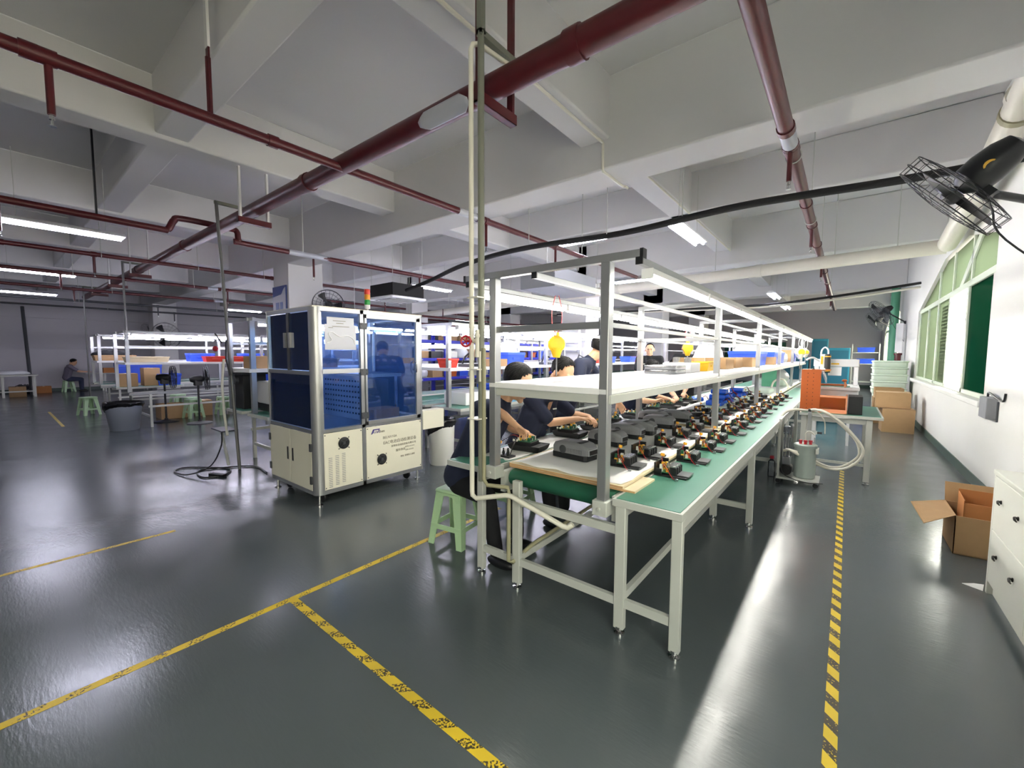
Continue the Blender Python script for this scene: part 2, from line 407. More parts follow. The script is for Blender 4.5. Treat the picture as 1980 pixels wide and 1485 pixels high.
def window(n, a, b, full=True):
    w0 = MB()
    z0, z1, z2, f = 1.05, 2.6, 3.28, .06
    X0, X1 = XR+.03, XR+.10
    w0.box(X0, X1, a, b, z0, z0+f); w0.box(X0, X1, a, b, z1-f/2, z1+f)
    w0.box(X0, X1, a, a+.12, z0, z1)
    w0.box(X0, X1, b-f, b, z0, z1)
    span = b-a
    ys = [a+.12, a+span*.24, a+span*.45, a+span*.62, a+span*.80]
    for yy in ys[1:]: w0.box(X0, X1, yy-.05, yy+.05, z0, z1)
    # fanlight above the transom: uprights and the slanted bar
    for yy in (a+.05, a+span*.22, a+span*.42, a+span*.62): w0.box(X0, X1, yy-.03, yy+.03, z1, z2)
    w0.prism([(a+span*.30, z1+.05), (a+span*.34, z1+.05), (a+span*.16, z2), (a+span*.12, z2)], X0, X1, 'x')
    fr = struct('window_%d' % n, w0, 'green_frame', bevel=.006)
    sd = MB().box(XR+.02, XR+.03, a+.02, a+.20, z0+.02, z1-.04)
    sd.build('shutter', 'window_white', fr)
    p = MB().box(XR+.055, XR+.063, a+.12, ys[1]-.05, z0+f, z1-f/2)
    p.m = 1; p.box(XR+.055, XR+.063, ys[3]+.05, b-f, z0+f, z1-f/2)
    p.box(XR+.055, XR+.063, ys[2]+.05, ys[3]-.05, z0+f, z1-f/2)
    p.box(XR+.055, XR+.063, a, b, z1+f, z2)
    g = p.build('pane', ['green_glass' if n == 1 else 'clear_glass', 'pale_green_glass' if n == 1 else 'clear_glass'], fr)
    q = MB()
    for k in range(22): q.box(XR+.075, XR+.095, ys[2]-.02, ys[3]-.3, 1.15+k*.062, 1.18+k*.062)
    q.build('louvre', 'white_board', fr)
    h = MB().box(XR+.018, XR+.03, a+.05, a+.08, 1.75, 1.86); h.build('latch', 'dark_grey', fr)
window(1, *wins[1]); window(2, *wins[0]); window(3, *wins[2])
# outside: paved strip and the facade of the neighbouring building
struct('wall_neighbour', MB().box(4.6, 4.8, -8, 70, 0, 3.4), 'facade')
single('tiled_pier', MB().box(3.0, 3.3, 17.0, 18.6, 0, 4), 'brick_tile', 'red tiled pier standing outside beyond the window', 'pier')

# beams and columns
ZS = 3.97
for i, (y0, y1, zb) in enumerate([(1.27, 1.585, 4.02), (4.41, 4.92, 3.65), (7.5, 7.82, ZS), (10.66, 11.17, 3.65), (13.8, 14.12, ZS), (16.95, 17.45, 3.65), (20.1, 20.4, ZS), (23.3, 23.8, 3.65), (-1.9, -1.4, 3.65)]):
    struct('ceiling_beam_cross' if i == 0 else 'ceiling_beam_cross.%03d' % i, MB().box(XL, XR, y0, y1, zb, ZC), 'ceiling_paint', bevel=.02)
for i, x in enumerate([-2.53, -6.46, -10.4, -14.3, -18.2, -22.1]):
    struct('ceiling_beam_long' if i == 0 else 'ceiling_beam_long.%03d' % i, MB().box(x, x+.36, YB, YF, ZS+.004*i, ZC), 'ceiling_paint', bevel=.02)
k = 0
for y0 in (4.41, 10.66, 16.95, 23.3):
    for x in ((-10.99, -23.9, -17.4) if y0 < 5 else (-6.66, -14.5, -22.2)):
        if y0 < 5 and x == -17.4: continue
        struct('column_%d' % (k+1), MB().box(x, x+.81, y0, y0+.82, 0, ZC), 'ceiling_paint', bevel=.015); k += 1

# yellow tape on the floor
def tape(name, p0, p1, wd, label, mt='hazard_tape'):
    a, b = Vector(p0), Vector(p1); L = (b-a).length
    o = MB().box(0, L, -wd/2, wd/2, 0, .0012).build(name, mt)
    o.location = (a.x, a.y, .0004); o.rotation_euler = (0, 0, math.atan2(b.y-a.y, b.x-a.x))
    return tag(o, label, 'floor tape')
tape('floor_tape', (.021, .9), (.021, 7.25), .048, 'striped yellow tape down the aisle beside the white drawer cabinet', 'hazard_tape_fresh')
tape('floor_tape', (-2.70, 1.136), (-.8, 1.133), .050, 'striped yellow tape running toward the camera from a corner on the floor')
tape('floor_tape', (-2.72, -.5), (-2.72, 3.2), .048, 'worn yellow tape crossing the open floor in front of the blue machine', 'hazard_tape_worn')
tape('floor_tape', (-4.61, -.6), (-4.60, .95), .04, 'faint worn yellow tape farther left on the open floor', 'hazard_tape_worn')
tape('floor_tape', (-13.0, .9), (-16.5, .9), .05, 'faint tape line beside the grey waste bin and the green stool')
# ================================================================== tube lights
def tube_light(L=1.2, glow='tube_glow', wide=.05):
    """batten along local Y, hanging point at the origin, tube below"""
    t = thing('tube_light', 'x', 'light')
    h = MB().box(-wide/2, wide/2, -L/2, L/2, -.03, 0); h.box(-wide/2-.004, wide/2+.004, -L/2-.012, -L/2, -.055, 0); h.box(-wide/2-.004, wide/2+.004, L/2, L/2+.012, -.055, 0)
    h.build('housing', 'white_board', t)
    MB().tube([(0, -L/2+.01, -.045), (0, L/2-.01, -.045)], .017, 8).build('tube', glow, t)
    return t
def twin_light(L=1.2):
    t = thing('ceiling_light', 'x', 'light')
    h = MB().prism([(-.11, -.02), (-.04, .03), (.04, .03), (.11, -.02), (.10, -.03), (-.10, -.03)], -L/2-.02, L/2+.02, 'y')
    h.build('reflector', 'white_board', t)
    for x in (-.055, .055): MB().tube([(x, -L/2+.01, -.05), (x, L/2-.01, -.05)], .018, 8).build('tube', 'tube_glow', t)
    for y in (-L*.35, L*.35): MB().tube([(0, y, .02), (0, y, .9)], .004, 5).build('hanger', 'grey_steel', t)
    return t
ceil0 = None
cl_spots = [
 (-8.45, .72, 3.3, 'bright twin tube light hanging at the upper edge over the open floor'),
 (-14.2, .75, 3.4, 'twin tube light hanging behind the first one, second along the row'),
 (-19.3, .8, 3.4, 'twin tube light hanging farthest from the camera along the dark left wall'),
 (-18.2, 6.2, 3.25, 'twin tube light hanging over the distant benches left of the machine'),
 (-8.4, 7.2, 3.3, 'twin tube light hanging beside the ceiling air conditioner cassette'),
 (-1.82, 6.2, 3.3, 'twin tube light hanging over the near assembly line under the black pipe'),
 (-1.6, 13.2, 3.2, 'twin tube light hanging far down the near assembly line'),
 (-1.55, 15.4, 3.1, 'last twin tube light hanging above the far end of the near line'),
 (-8.4, 13.6, 3.3, 'twin tube light hanging far behind the ceiling air conditioner'),
 (-14, 14, 3.2, 'twin tube light hanging over the middle of the hall near the racks'),
 (-20, 13.5, 3.2, 'twin tube light hanging near the far left corner of the hall'),
 (-8.4, 20.5, 3.2, 'twin tube light hanging deep at the back of the hall'),
 (-8.45, -2.9, 3.3, 'twin tube light hanging over the floor behind the viewpoint')]
for i, (x, y, z, lab) in enumerate(cl_spots):
    if i == 0: ceil0 = twin_light(); o = ceil0; o.location = (x, y, z); o['label'] = lab
    else: o = dup(ceil0, (x, y, z), 0, lab)
    o['group'] = 'twin tube lights hanging from the ceiling'
for i, (x, y, lab) in enumerate([(-4.4, 7.66, 'tube light fixed across the beam above the middle of the line'), (-4.5, 10.9, 'tube light fixed across the farther beam beyond the line')]):
    z = 3.92 if i == 0 else 3.6
    dup(ceil0, (x, y, z), PI/2, lab, 'twin tube lights hanging from the ceiling')

# ================================================================== the near assembly line
L1 = thing('assembly_line', 'long white framed assembly line with green belt and shelf, workers along it', 'assembly line', (-1.46, 2.15, 0))
W = dict(parent=L1, world=True)
YE = 16.2
def table_top(name, x0, x1, y0, y1, z, parent, world=True):
    o = MB().box(x0, x1, y0, y1, z-.042, z-.003).build(name, 'white_board', parent, world, bevel=.004)
    MB().box(x0+.014, x1-.014, y0+.014, y1-.014, z-.003, z).build('green_mat', 'green_mat', o)
    if world:
        pass
    return o
def side_table(x0, x1, y0, y1, z, parent):
    m_ = MB().box(x0, x1, y0, y1, z-.042, z-.003); m_.m = 1; m_.box(x0+.016, x1-.016, y0+.016, y1-.016, z-.003, z)
    return m_.build('side_table', ['grey_steel', 'green_mat'], parent, True, bevel=.003)
side_table(-.985, -.605, 2.13, 12.4, .782, L1)
side_table(-2.335, -1.93, 2.13, YE, .782, L1)
# green belt around its end roller
mb = MB(); zb, rr, yb = .775, .055, 2.27
prof = [(yb+.3, zb-2*rr), (yb, zb-2*rr)]+[(yb-rr*math.sin(a), zb-rr-rr*math.cos(a)) for a in [PI*k/8 for k in range(1, 8)]]+[(yb, zb), (YE, zb), (YE, zb-2*rr)]
mb.prism(prof, -1.80, -1.02, 'x')
mb.build('belt', 'belt_green', **W)
mb = MB()
for x in (-1.84, -1.0): mb.box(x-.02, x+.02, 2.2, YE, .62, .765)
mb.build('belt_frame', 'grey_steel', **W)
# legs, chrome feet
legY = [2.155+2.13*k for k in range(7)]
for y in legY:
    for x in (-2.0, -1.674, -.938, -.632):
        if x > -.7 and y > 12.5: continue
        wx, wy = (.027, .02) if x in (-2.0, -.632) else (.03, .02)
        lg = MB().box(x-wx, x+wx, y-wy, y+wy, .035, .74).build('leg', 'grey_steel', bevel=.004, **W)
        MB().lathe([(.030, 0), (.030, .012), (.012, .016), (.012, .026), (.024, .03), (.024, .045)], (x, y, 0), 14).build('foot', 'chrome', lg).location = -L1.location
for y in legY:
    m_ = MB()
    for a, b, z in ((-2.0, -1.674, .19), (-1.674, -.938, .19), (-.938, -.632, .19), (-1.674, -.938, .60)):
        if b > -.7 and y > 12.5: continue
        MB().box(a+.03, b-.03, y-.014, y+.014, z-.024, z+.024).build('cross_bar', 'grey_steel', **W)
for x, z, y1 in ((-.938, .205, 14.9), (-1.674, .205, 14.9), (-.632, .70, 12.3), (-2.0, .70, 14.9)):
    MB().box(x-.014, x+.014, 2.17, y1, z-.022, z+.022).build('long_bar', 'grey_steel', **W)
MB().box(-1.9, -1.0, 4.0, 4.05, .28, .31).build('foot_rest', 'grey_steel', **W)
# posts, beams, shelf, light rails
postY = [2.15+2.56*k for k in range(6)]
for y in postY:
    for x in (-1.87, -1.05):
        z0 = .70 if x > -1.5 else .76
        po = MB().box(x-.027, x+.027, y-.03, y+.03, z0, 2.085).build('post', 'aluminium', bevel=.004, **W)
        br = MB().box(x-.045, x+.045, y-.05, y+.045, z0-.03, z0+.055); br.lathe([(.012, 0), (.012, .012)], (x, y-.05, z0+.012), 8, Euler((PI/2, 0, 0)).to_matrix())
        br.build('bracket', 'grey_steel', po, bevel=.004).location = -L1.location
    ext = y == postY[0]
    tb = MB().box(-2.13 if ext else -1.9, -.86 if ext else -1.02, y-.022, y+.022, 2.085, 2.128).build('top_beam', 'aluminium', bevel=.003, **W)
    if ext:
        for xa, xb in ((-2.145, -2.13), (-.86, -.842)):
            MB().box(xa, xb, y-.026, y+.024, 2.08, 2.13).build('end_cap', 'black_plastic', tb).location = -L1.location
    MB().box(-1.87, -1.05, y-.018, y+.018, 1.725, 1.765).build('middle_beam', 'aluminium', bevel=.003, **W)
m_ = MB().box(-1.90, -1.025, 2.12, YE, 1.353, 1.392)
m_.build('shelf', 'white_board', bevel=.006, **W)
m_ = MB()
for x in (-1.89, -1.03): m_.box(x-.02, x+.02, 2.14, YE, 1.305, 1.352)
for y in postY: m_.box(-1.89, -1.03, y-.02, y+.02, 1.305, 1.352)
m_.build('shelf_frame', 'grey_steel', **W)
for x in (-.862, -1.53, -2.10):
    rl = MB().box(x-.018, x+.018, 2.13, YE-.2, 2.05, 2.085).build('light_rail', 'aluminium', bevel=.003, **W)
    MB().box(x-.019, x+.019, 2.122, 2.131, 2.048, 2.087).build('end_cap', 'black_plastic', rl).location = -L1.location
for x in (-1.87, -1.05):
    MB().box(x-.012, x+.012, 2.2, YE-.4, 1.735, 1.76).build('side_rail', 'aluminium', **W)
# bench lights hung under the two outer rails
bl1 = tube_light(1.14, 'line_glow', .055); n = 0
for row, x in (('aisle', -.862), ('worker', -2.10)):
    for k in range(11):
        y = 2.82+1.2*k
        if k == 0: lab = 'tube light nearest the camera on the %s side of the near assembly line' % row
        else: lab = '%s tube light from the near end on the %s side of the near assembly line' % (ORD[k], row)
        if n == 0: o = bl1; o.location = (x, y, 2.045); o['label'] = lab
        else: o = dup(bl1, (x, y, 2.045), 0, lab)
        o['group'] = 'tube lights under the rails of the near line'; n += 1

# ------------------------------------------------------------------ boards and papers on the belt
def board(x0, x1, y0, y1, z, name, label, m='plywood_top', tz=.018, group='boards on the belt'):
    m_ = MB().box(x0, x1, y0, y1, z-tz+.002, z); o = m_.build(name, ['plywood_top'], bevel=.002)
    e = MB().box(x0+.001, x1-.001, y0-.0015, y0+.004, z-tz+.003, z-.003).build('ply_edge', 'plywood', o)
    return tag(o, label, 'board', group)
board(-1.845, -.915, 2.28, 2.60, .7955, 'wooden_board', 'lower bare plywood board lying on the green belt at the near end')
board(-1.84, -.985, 2.27, 4.70, .8140, 'wooden_board', 'upper plywood board under white paper at the near end')
board(-1.845, -1.01, 4.76, 9.2, .8140, 'wooden_board', 'second plywood board farther down the belt under white paper')
board(-1.845, -1.01, 9.24, YE-.1, .8140, 'wooden_board', 'farthest plywood board on the belt')
def sheet(name, x0, x1, y0, y1, z, label, nx=14, ny=20, amp=.004, m='paper_white'):
    random.seed(hash(label) % 1000 if False else len(label))
    vs = []; fs = []
    for j in range(ny+1):
        for i in range(nx+1):
            x = x0+(x1-x0)*i/nx; y = y0+(y1-y0)*j/ny
            ex = (.012*math.sin(j*1.7)+.008*math.sin(j*.6)) if i in (0, nx) else 0
            ey = .015*math.sin(i*1.3) if j in (0, ny) else 0
            vs.append((x+ex, y+ey, z+amp*(.5+.5*math.sin(i*1.9+j*.8)*math.cos(j*1.3-i*.5))))
    for j in range(ny):
        for i in range(nx):
            a = j*(nx+1)+i; fs.append((a, a+1, a+nx+2, a+nx+1))
    o = MB().add(vs, fs).build(name, m)
    so = o.modifiers.new('solid', 'SOLIDIFY'); so.thickness = .0012
    return tag(o, label, 'paper')
sheet('paper_sheet', -1.825, -1.005, 2.30, 4.6, .8150, 'big white paper sheet covering the board at the near end of the belt')
sheet('paper_sheet', -1.84, -1.02, 4.80, 9.1, .8150, 'white paper sheet covering the second board on the belt')
sheet('paper_sheet', -1.84, -1.02, 9.3, 15.9, .8150, 'white paper sheet covering the far part of the belt')
sheet('paper_sheet', -2.27, -1.95, 2.40, 5.2, .7828, 'white paper lying along the green worker side table, nearest part')
sheet('paper_sheet', -2.27, -1.95, 5.3, 12, .7828, 'white paper lying along the worker side table, farther part')
# ================================================================== pipes under the ceiling
def u_bracket(p, x, y, zp, r, m='red_pipe', hm='red_pipe'):
    """hanger of two flat bars and a channel below the pipe, for a pipe along X"""
    for dy in (-.165, .165): MB().box(x-.025, x+.025, y+dy-.012, y+dy+.012, zp-.16, 3.972 if hm == 'white_paint' and x > -7 else ZC).build('hanger', hm, p, True)
    c = MB(); c.box(x-.03, x+.03, y-.2, y-.19, zp-.19, zp-.12) ; c.box(x-.03, x+.03, y-.2, y+.2, zp-.19, zp-.18); c.box(x-.03, x-.024, y-.2, y+.2, zp-.19, zp-.12); c.box(x+.024, x+.03, y-.2, y+.2, zp-.19, zp-.12)
    c.build('channel', m, p, True)
def collar(p, pts, r, m='red_pipe'):
    MB().tube(pts, r, 16).build('coupling', m, p, True)
YP, RP = 2.28, .085
ZP = lambda x: 3.425-.0085*(x+2)
mp = thing('fire_main_pipe', 'thick red fire main pipe crossing under the ceiling', 'pipe', (-2, YP, ZP(-2)))
MB().tube([(1.2, YP, ZP(1.2)), (-21.8, YP, ZP(-21.8))], RP, 24).build('pipe', 'red_pipe', mp, True)
for x in (-1.35, -4.7, -9.3, -13.0, -16.0, -19.0): collar(mp, [(x-.05, YP, ZP(x)), (x+.05, YP, ZP(x))], RP+.012)
for x in (-1.98, -6.2, -12.9, -15.6, -18.6): u_bracket(mp, x, YP, ZP(x), RP, hm='red_pipe' if x > -3 else 'white_paint')
MB().tube([(1.0, YP+.13, ZP(1)+.07), (-21, YP+.13, ZP(-21)+.07)], .022, 8).build('cable_conduit', 'dark_grey', mp, True)
# torn white label around the main
lb = MB(); x0, x1 = -2.72, -2.18
rings = []
for i in range(15):
    x = x0+(x1-x0)*i/14; u = abs(2*i/14-1); hw = .80*(1-max(0, u-.72)*2.6); am = -2.5
    rings.append([(x, YP+(RP+.0035)*math.cos(am+hw*(2*k/12-1)), ZP(x)+(RP+.0035)*math.sin(am+hw*(2*k/12-1))) for k in range(13)])
lb.loft(rings, cap=False, closed=False)
o = lb.build('pipe_label', 'sign_white', mp, True); o.modifiers.new('solid', 'SOLIDIFY').thickness = .003; o['label'] = 'torn white label with the tip of a red arrow'

def ypipe(x, z, y0, y1, r, label, drops=(), hangs=(), joints=(), pipe_m='red_pipe', dropL=.34, wraps=(), ups=()):
    t = thing('sprinkler_pipe', label, 'pipe', (x, y0, z), 0, 'red sprinkler branch pipes')
    MB().tube([(x, y0, z), (x, y1, z)], r, 14).build('pipe', pipe_m, t, True)
    for y in joints: collar(t, [(x, y-.04, z), (x, y+.04, z)], r+.009)
    for y in wraps: MB().tube([(x, y-.18, z), (x, y+.18, z)], r+.003, 14).build('label_wrap', 'sign_white', t, True)
    for y in drops:
        d = MB().tube([(x, y, z), (x, y, z-dropL)], .02, 10); d.tube([(x, y-.04, z), (x, y+.04, z)], r+.008, 12)
        dd = d.build('drop_pipe', pipe_m, t, True)
        h = MB().lathe([(.012, 0), (.014, -.03), (.006, -.035), (.006, -.06), (.022, -.065), (.022, -.07)], (x, y, z-dropL), 10)
        h.box(x-.014, x-.010, y-.003, y+.003, z-dropL-.065, z-dropL-.02); h.box(x+.010, x+.014, y-.003, y+.003, z-dropL-.065, z-dropL-.02)
        hh = h.build('sprinkler_head', 'chrome', dd); hh.location = -t.location
    for y in hangs:
        h = MB().tube([(x+.0, y, z), (x+.0, y, ZC)], .008, 6)
        h.ring((x, y, z), r+.006, .006, 16, 5, Euler((PI/2, 0, 0)).to_matrix())
        h.build('hanger_rod', 'grey_steel', t, True)
    for y in ups:
        h = MB().box(x-.028, x+.028, y-.006, y+.006, z+r*.6, z+.53); h.box(x-.02, x+.02, y, y+.12, 4.36, 4.40); h.tube([(x, y, z+.02), (x, y, z+.45)], .02, 8)
        h.build('hanger_strap', 'red_pipe', t, True)
        MB().box(x-.03, x+.03, y-.009, y+.009, z+.52, 4.45).build('hanger_strap', 'white_paint', t, True)
    return t
ypipe(-3.95, 3.4, -2.2, 9.6, .042, 'red sprinkler branch pipe crossing the upper left ceiling to the near line', drops=(.32, 4.35, 6.1), hangs=(4.05, 7.0), joints=(.24, 1.62, 4.2, 7.4), wraps=(4.0,), ups=(1.17,))
ypipe(-.47, 3.4, -1.5, 21, .057, 'red sprinkler branch pipe overhead along the window aisle', drops=(4.45, 7.3, 10.2, 13.2, 16.2), hangs=(4.7, 7.0, 9.9, 12.9, 15.9), joints=(4.1, 4.5, 6.25, 8.6, 11.4), wraps=(4.25,), dropL=.30)
# branch with the double bend over the main
t = thing('sprinkler_pipe', 'red sprinkler branch pipe with an S bend where it crosses the main', 'pipe', (-7.9, 2.2, 3.4), 0, 'red sprinkler branch pipes')
MB().tube(smooth_path([(-7.95, -2.0, 3.40), (-7.95, .5, 3.40), (-7.93, 1.62, 3.39), (-7.93, 1.74, 3.40), (-7.93, 1.82, 3.55), (-7.93, 1.92, 3.60), (-7.93, 2.52, 3.60), (-7.92, 2.64, 3.57), (-7.92, 2.67, 3.43), (-7.92, 2.8, 3.4), (-7.9, 5, 3.4), (-7.9, 8.2, 3.4)], 6), .045, 12).build('pipe', 'red_pipe', t, True)
for y in (.15, 3.9, 6.4):
    d = MB().tube([(-7.92, y, 3.4), (-7.92, y, 3.02)], .02, 8).build('drop_pipe', 'red_pipe', t, True)
    MB().lathe([(.012, 0), (.014, -.03), (.006, -.05), (.02, -.06)], (-7.92, y, 3.02), 8).build('sprinkler_head', 'chrome', d).location = -t.location
MB().box(-7.95, -7.9, .98, 1.0, 3.43, ZC).build('hanger_strap', 'black_plastic', t, True)
MB().tube([(-7.9, 3.7, 3.4), (-7.9, 3.7, ZC)], .012, 6).build('hanger_rod', 'grey_steel', t, True)
MB().tube([(-7.91, 3.45, 3.4), (-7.91, 4.2, 3.4)], .049, 12).build('label_wrap', 'sign_white', t, True)
ypipe(-11.0, 3.4, -2, 9, .04, 'red sprinkler branch pipe beyond the bent one, third from the near line', drops=(1.3, 4.9), hangs=(1.4, 2.9, 4.2), joints=(.2, 4.4))
ypipe(-14.1, 3.4, -2, 16, .04, 'red sprinkler branch pipe above the distant waste bin benches', drops=(1.1, 4.4, 8), hangs=(1.3, 3.6, 6), joints=(4.2,), wraps=(4.1,))
ypipe(-17.4, 3.4, -2, 16, .04, 'red sprinkler branch pipe over the far left benches', drops=(1.6, 5.4), hangs=(2.4, 5.0), wraps=(5.2,))
ypipe(-20.6, 3.35, -2, 16, .04, 'thin dark sprinkler pipe near the left wall, inner one', hangs=(2.0, 6), drops=(4.1,), pipe_m='dark_grey')
ypipe(-22.9, 3.3, -2, 16, .035, 'thin dark sprinkler pipe closest to the left wall', hangs=(3.0,), drops=(5.1,), pipe_m='dark_grey')
ypipe(-10.9, 2.82, 5.6, 18, .035, 'red pipe run behind the blue machine under the cassette air conditioner', drops=(7.5, 9.8), hangs=(6.5, 8.4, 12), dropL=-.3)
ypipe(-12.5, 2.72, 6, 20, .035, 'lower red pipe run over the blue racks', drops=(8.2,), hangs=(9.5, 12), dropL=.3)

# black insulated pipe sagging toward the cassette, with its hangers
t = thing('insulated_pipe', 'black foam wrapped refrigerant pipe sagging across the ceiling', 'pipe', (-.5, 5.25, 3.2))
MB().tube(smooth_path([(1.2, 5.42, 3.22), (.37, 5.35, 3.2), (-.44, 5.24, 3.2), (-1.15, 5.2, 3.2), (-2.43, 5.33, 3.19), (-4.0, 5.2, 3.2), (-5.4, 5.35, 3.16), (-6.6, 5.6, 3.05), (-7.5, 5.7, 2.95)], 8), .038, 10).build('pipe', 'black_foam', t, True)
for x in (-1.62, -2.6, -3.9): MB().tube([(x, 5.27, 3.2), (x, 5.27, ZC)], .006, 5).build('hanger_rod', 'grey_steel', t, True)
t = thing('cable_run', 'pair of black and cream cables strung across to the window wall', 'cable', (-.5, 12.6, 3.0))
MB().tube(smooth_path([(1.25, 13.5, 3.26), (-.5, 13.1, 3.02), (-2.2, 12.8, 2.9), (-5, 12.6, 2.93), (-8, 12.5, 2.98)], 8), .03, 8).build('pipe', 'black_foam', t, True)
MB().tube(smooth_path([(1.25, 13.55, 3.17), (-.5, 13.15, 2.95), (-2.2, 12.85, 2.86), (-5, 12.65, 2.9), (-8, 12.55, 2.95)], 8), .028, 8).build('pipe', 'pvc_white', t, True)

# fat white drain pipes
t = thing('drain_pipe', 'fat white drain pipe hanging across the hall below the beams', 'pipe', (-2, 9.2, 3.2))
MB().tube([(1.1, 9.15, 3.24), (-14, 10.4, 3.02)], .11, 20).build('pipe', 'pvc_white', t, True)
for x in (.55, -.25, -2.2, -5, -8, -11): MB().tube([(x, 9.15-(x-1.1)*.0828, 3.2), (x, 9.15-(x-1.1)*.0828, ZC)], .007, 5).build('hanger_rod', 'grey_steel', t, True)
for x in (-1.4, -4.4, -7.4): MB().tube([(x-.05, 9.15-(x-.05-1.1)*.0828, 3.24+(x-1.15)*.01457), (x+.05, 9.15-(x+.05-1.1)*.0828, 3.24+(x-1.05)*.01457)], .122, 20).build('coupling', 'pvc_white', t, True)
t = thing('drain_pipe', 'white drain pipe elbow high on the window wall above the fan', 'pipe', (1.0, 5.6, 3.6))
MB().tube(smooth_path([(1.08, 5.02, ZC-.06), (1.08, 5.02, 4.2), (1.07, 5.08, 3.9), (1.05, 5.6, 3.68), (1.08, 7.5, 3.42), (1.1, 9.1, 3.26)], 6), .115, 20).build('pipe', 'pvc_white', t, True)
for y, z, mm in ((5.45, 3.74, 'pvc_white'), (5.62, 3.672, 'olive_pipe'), (6.4, 3.56, 'pvc_white')): MB().tube([(1.053, y-.03, z+.006), (1.053, y+.03, z-.006)], .127, 20).build('coupling', mm, t, True)

# thin conduits on the beams
t = thing('conduit', 'thin white conduit stepping along the beam above the near line', 'conduit', (-2.3, 3, 3.95))
MB().tube([(-2.23, .6, 3.93), (-2.23, 4.37, 3.93), (-2.23, 4.385, 3.92), (-2.23, 4.39, 3.64), (-2.23, 4.40, 3.628), (-2.23, 4.93, 3.628), (-2.2, 4.94, 3.62), (-2.2, 5.0, 3.62)], .016, 8).build('tube', 'pvc_white', t, True)
t = thing('conduit', 'thin white conduit along the beam behind the black pipe', 'conduit', (-2.2, 6, 3.95))
MB().tube([(-2.19, 4.95, 3.955), (-2.19, 12, 3.955)], .014, 8).build('tube', 'pvc_white', t, True)

# vertical service poles carrying compressed air down to each line
def service_pole(x, label, detail=False, lean=0.0):
    y = 2.05
    t = thing('service_pole', label, 'pole', (x, y, 0), 0, 'air service poles hung from the fire main')
    zt = ZP(x)+.19
    m_ = MB().tube([(x+lean, y, .72 if detail else .0), (x, y, zt)], .022 if detail else .021, 10)
    m_.build('pole', 'olive_grey' if detail else 'pole_grey', t, True)
    m_ = MB().box(x-.02, x+.02, y-.02, y+.42, zt-.03, zt+.01); m_.box(x-.02, x+.02, y-.02, y+.02, zt-.02, ZC-.002 if detail else zt)
    m_.build('arm', 'olive_grey', t, True)
    return t
t = service_pole(-1.905, 'olive grey service pole standing at the near corner of the front assembly line', True)
xp = -1.945
MB().tube([(xp+.05, 2.42, 3.56), (xp+.01, 2.06, 3.56), (xp, 2.02, 3.54), (xp, 2.0, 3.50), (xp, 2.0, .66), (xp+.005, 2.0, .625), (xp+.04, 2.0, .61), (-1.70, 2.06, .66), (-1.66, 2.07, .66), (-1.30, 2.12, .54), (-1.27, 2.13, .535), (-1.24, 2.14, .56)], .0165, 12).build('air_pipe', 'pvc_white', t, True)
MB().tube([(-1.868, 2.035, 1.62), (-1.868, 2.035, .74), (-1.85, 2.05, .70), (-1.71, 2.10, .70), (-1.705, 2.10, .66), (-1.705, 2.10, .20), (-1.69, 2.12, .185), (-1.66, 2.3, .25), (-1.66, 4.2, .31)], .014, 10).build('copper_pipe', 'olive_pipe', t, True)
v = MB(); R = Euler((PI/2, 0, .35)).to_matrix()
v.ring((-1.955, 1.955, 1.665), .034, .007, 20, 8, R)
for k in range(5):
    a = 2*PI*k/5; v.tube([Vector((-1.955, 1.955, 1.665)), Vector((-1.955, 1.955, 1.665))+R @ Vector((.034*math.cos(a), .034*math.sin(a), 0))], .004, 6)
v.tube([(-1.955, 1.95, 1.665), (-1.93, 2.0, 1.665)], .008, 8)
v.build('valve_wheel', 'red_valve', t, True)
m_ = MB().tube([(-1.895, 2.0, 1.74), (-1.895, 2.0, 1.56)], .014, 8); m_.ball((-1.895, 2.0, 1.70), .02, 10, 6); m_.tube([(-1.9, 2.0, 1.665), (-1.95, 2.0, 1.665)], .014, 8); m_.tube([(-1.88, 2.01, 1.60), (-1.88, 2.01, 1.40)], .008, 8)
m_.build('valve_body', 'pvc_white', t, True)
m_ = MB()
for z in (1.95, 1.48, 1.15): m_.box(xp-.022, -1.875, 1.978, 2.075, z-.004, z+.004)
m_.build('cable_tie', 'pvc_white', t, True)
t2 = service_pole(-6.86, 'grey service pole in front of the test rack left of the blue machine', lean=.46)
m_ = MB().tube([(-6.60, 2.02, 1.75), (-6.50, 1.98, 1.5), (-6.44, 2.0, 1.28)], .014, 8); m_.tube([(-6.65, 1.98, 1.72), (-6.8, 1.95, 1.85)], .01, 6); m_.build('air_hose', 'black_plastic', t2, True)
MB().lathe([(.035, 0), (.04, .012), (.035, .024)], (-6.78, 1.95, 1.64), 12, Euler((PI/2, 0, .5)).to_matrix()).build('valve_wheel', 'red_valve', t2, True)
MB().tube(smooth_path([(-6.56, 1.97, 1.5), (-6.60, 1.95, 1.15), (-6.58, 1.95, .88), (-6.50, 1.93, .76), (-6.32, 1.90, .5)], 6), .016, 8).build('air_hose', 'pvc_white', t2, True)
service_pole(-13.35, 'grey service pole dropping to the distant bench with the waste bin')
service_pole(-19.9, 'grey service pole dropping to the farthest bench on the left')
single('service_pole', MB().tube([(-23.5, .9, .0), (-24.3, .85, 3.3)], .05, 8), 'dark_grey', 'grey pole leaning beside the worktable along the left wall', 'pole')
# ================================================================== the blue windowed machine
mc = thing('testing_machine', 'tall cream and aluminium machine with blue tinted windows, standing on the open floor', 'machine', (-4.7, 2.69, 0))
Wm = dict(parent=mc, world=True)
x0, x1, y0, y1 = -5.26, -4.13, 2.0, 3.385
zb, zr, zt = .125, .775, 2.05
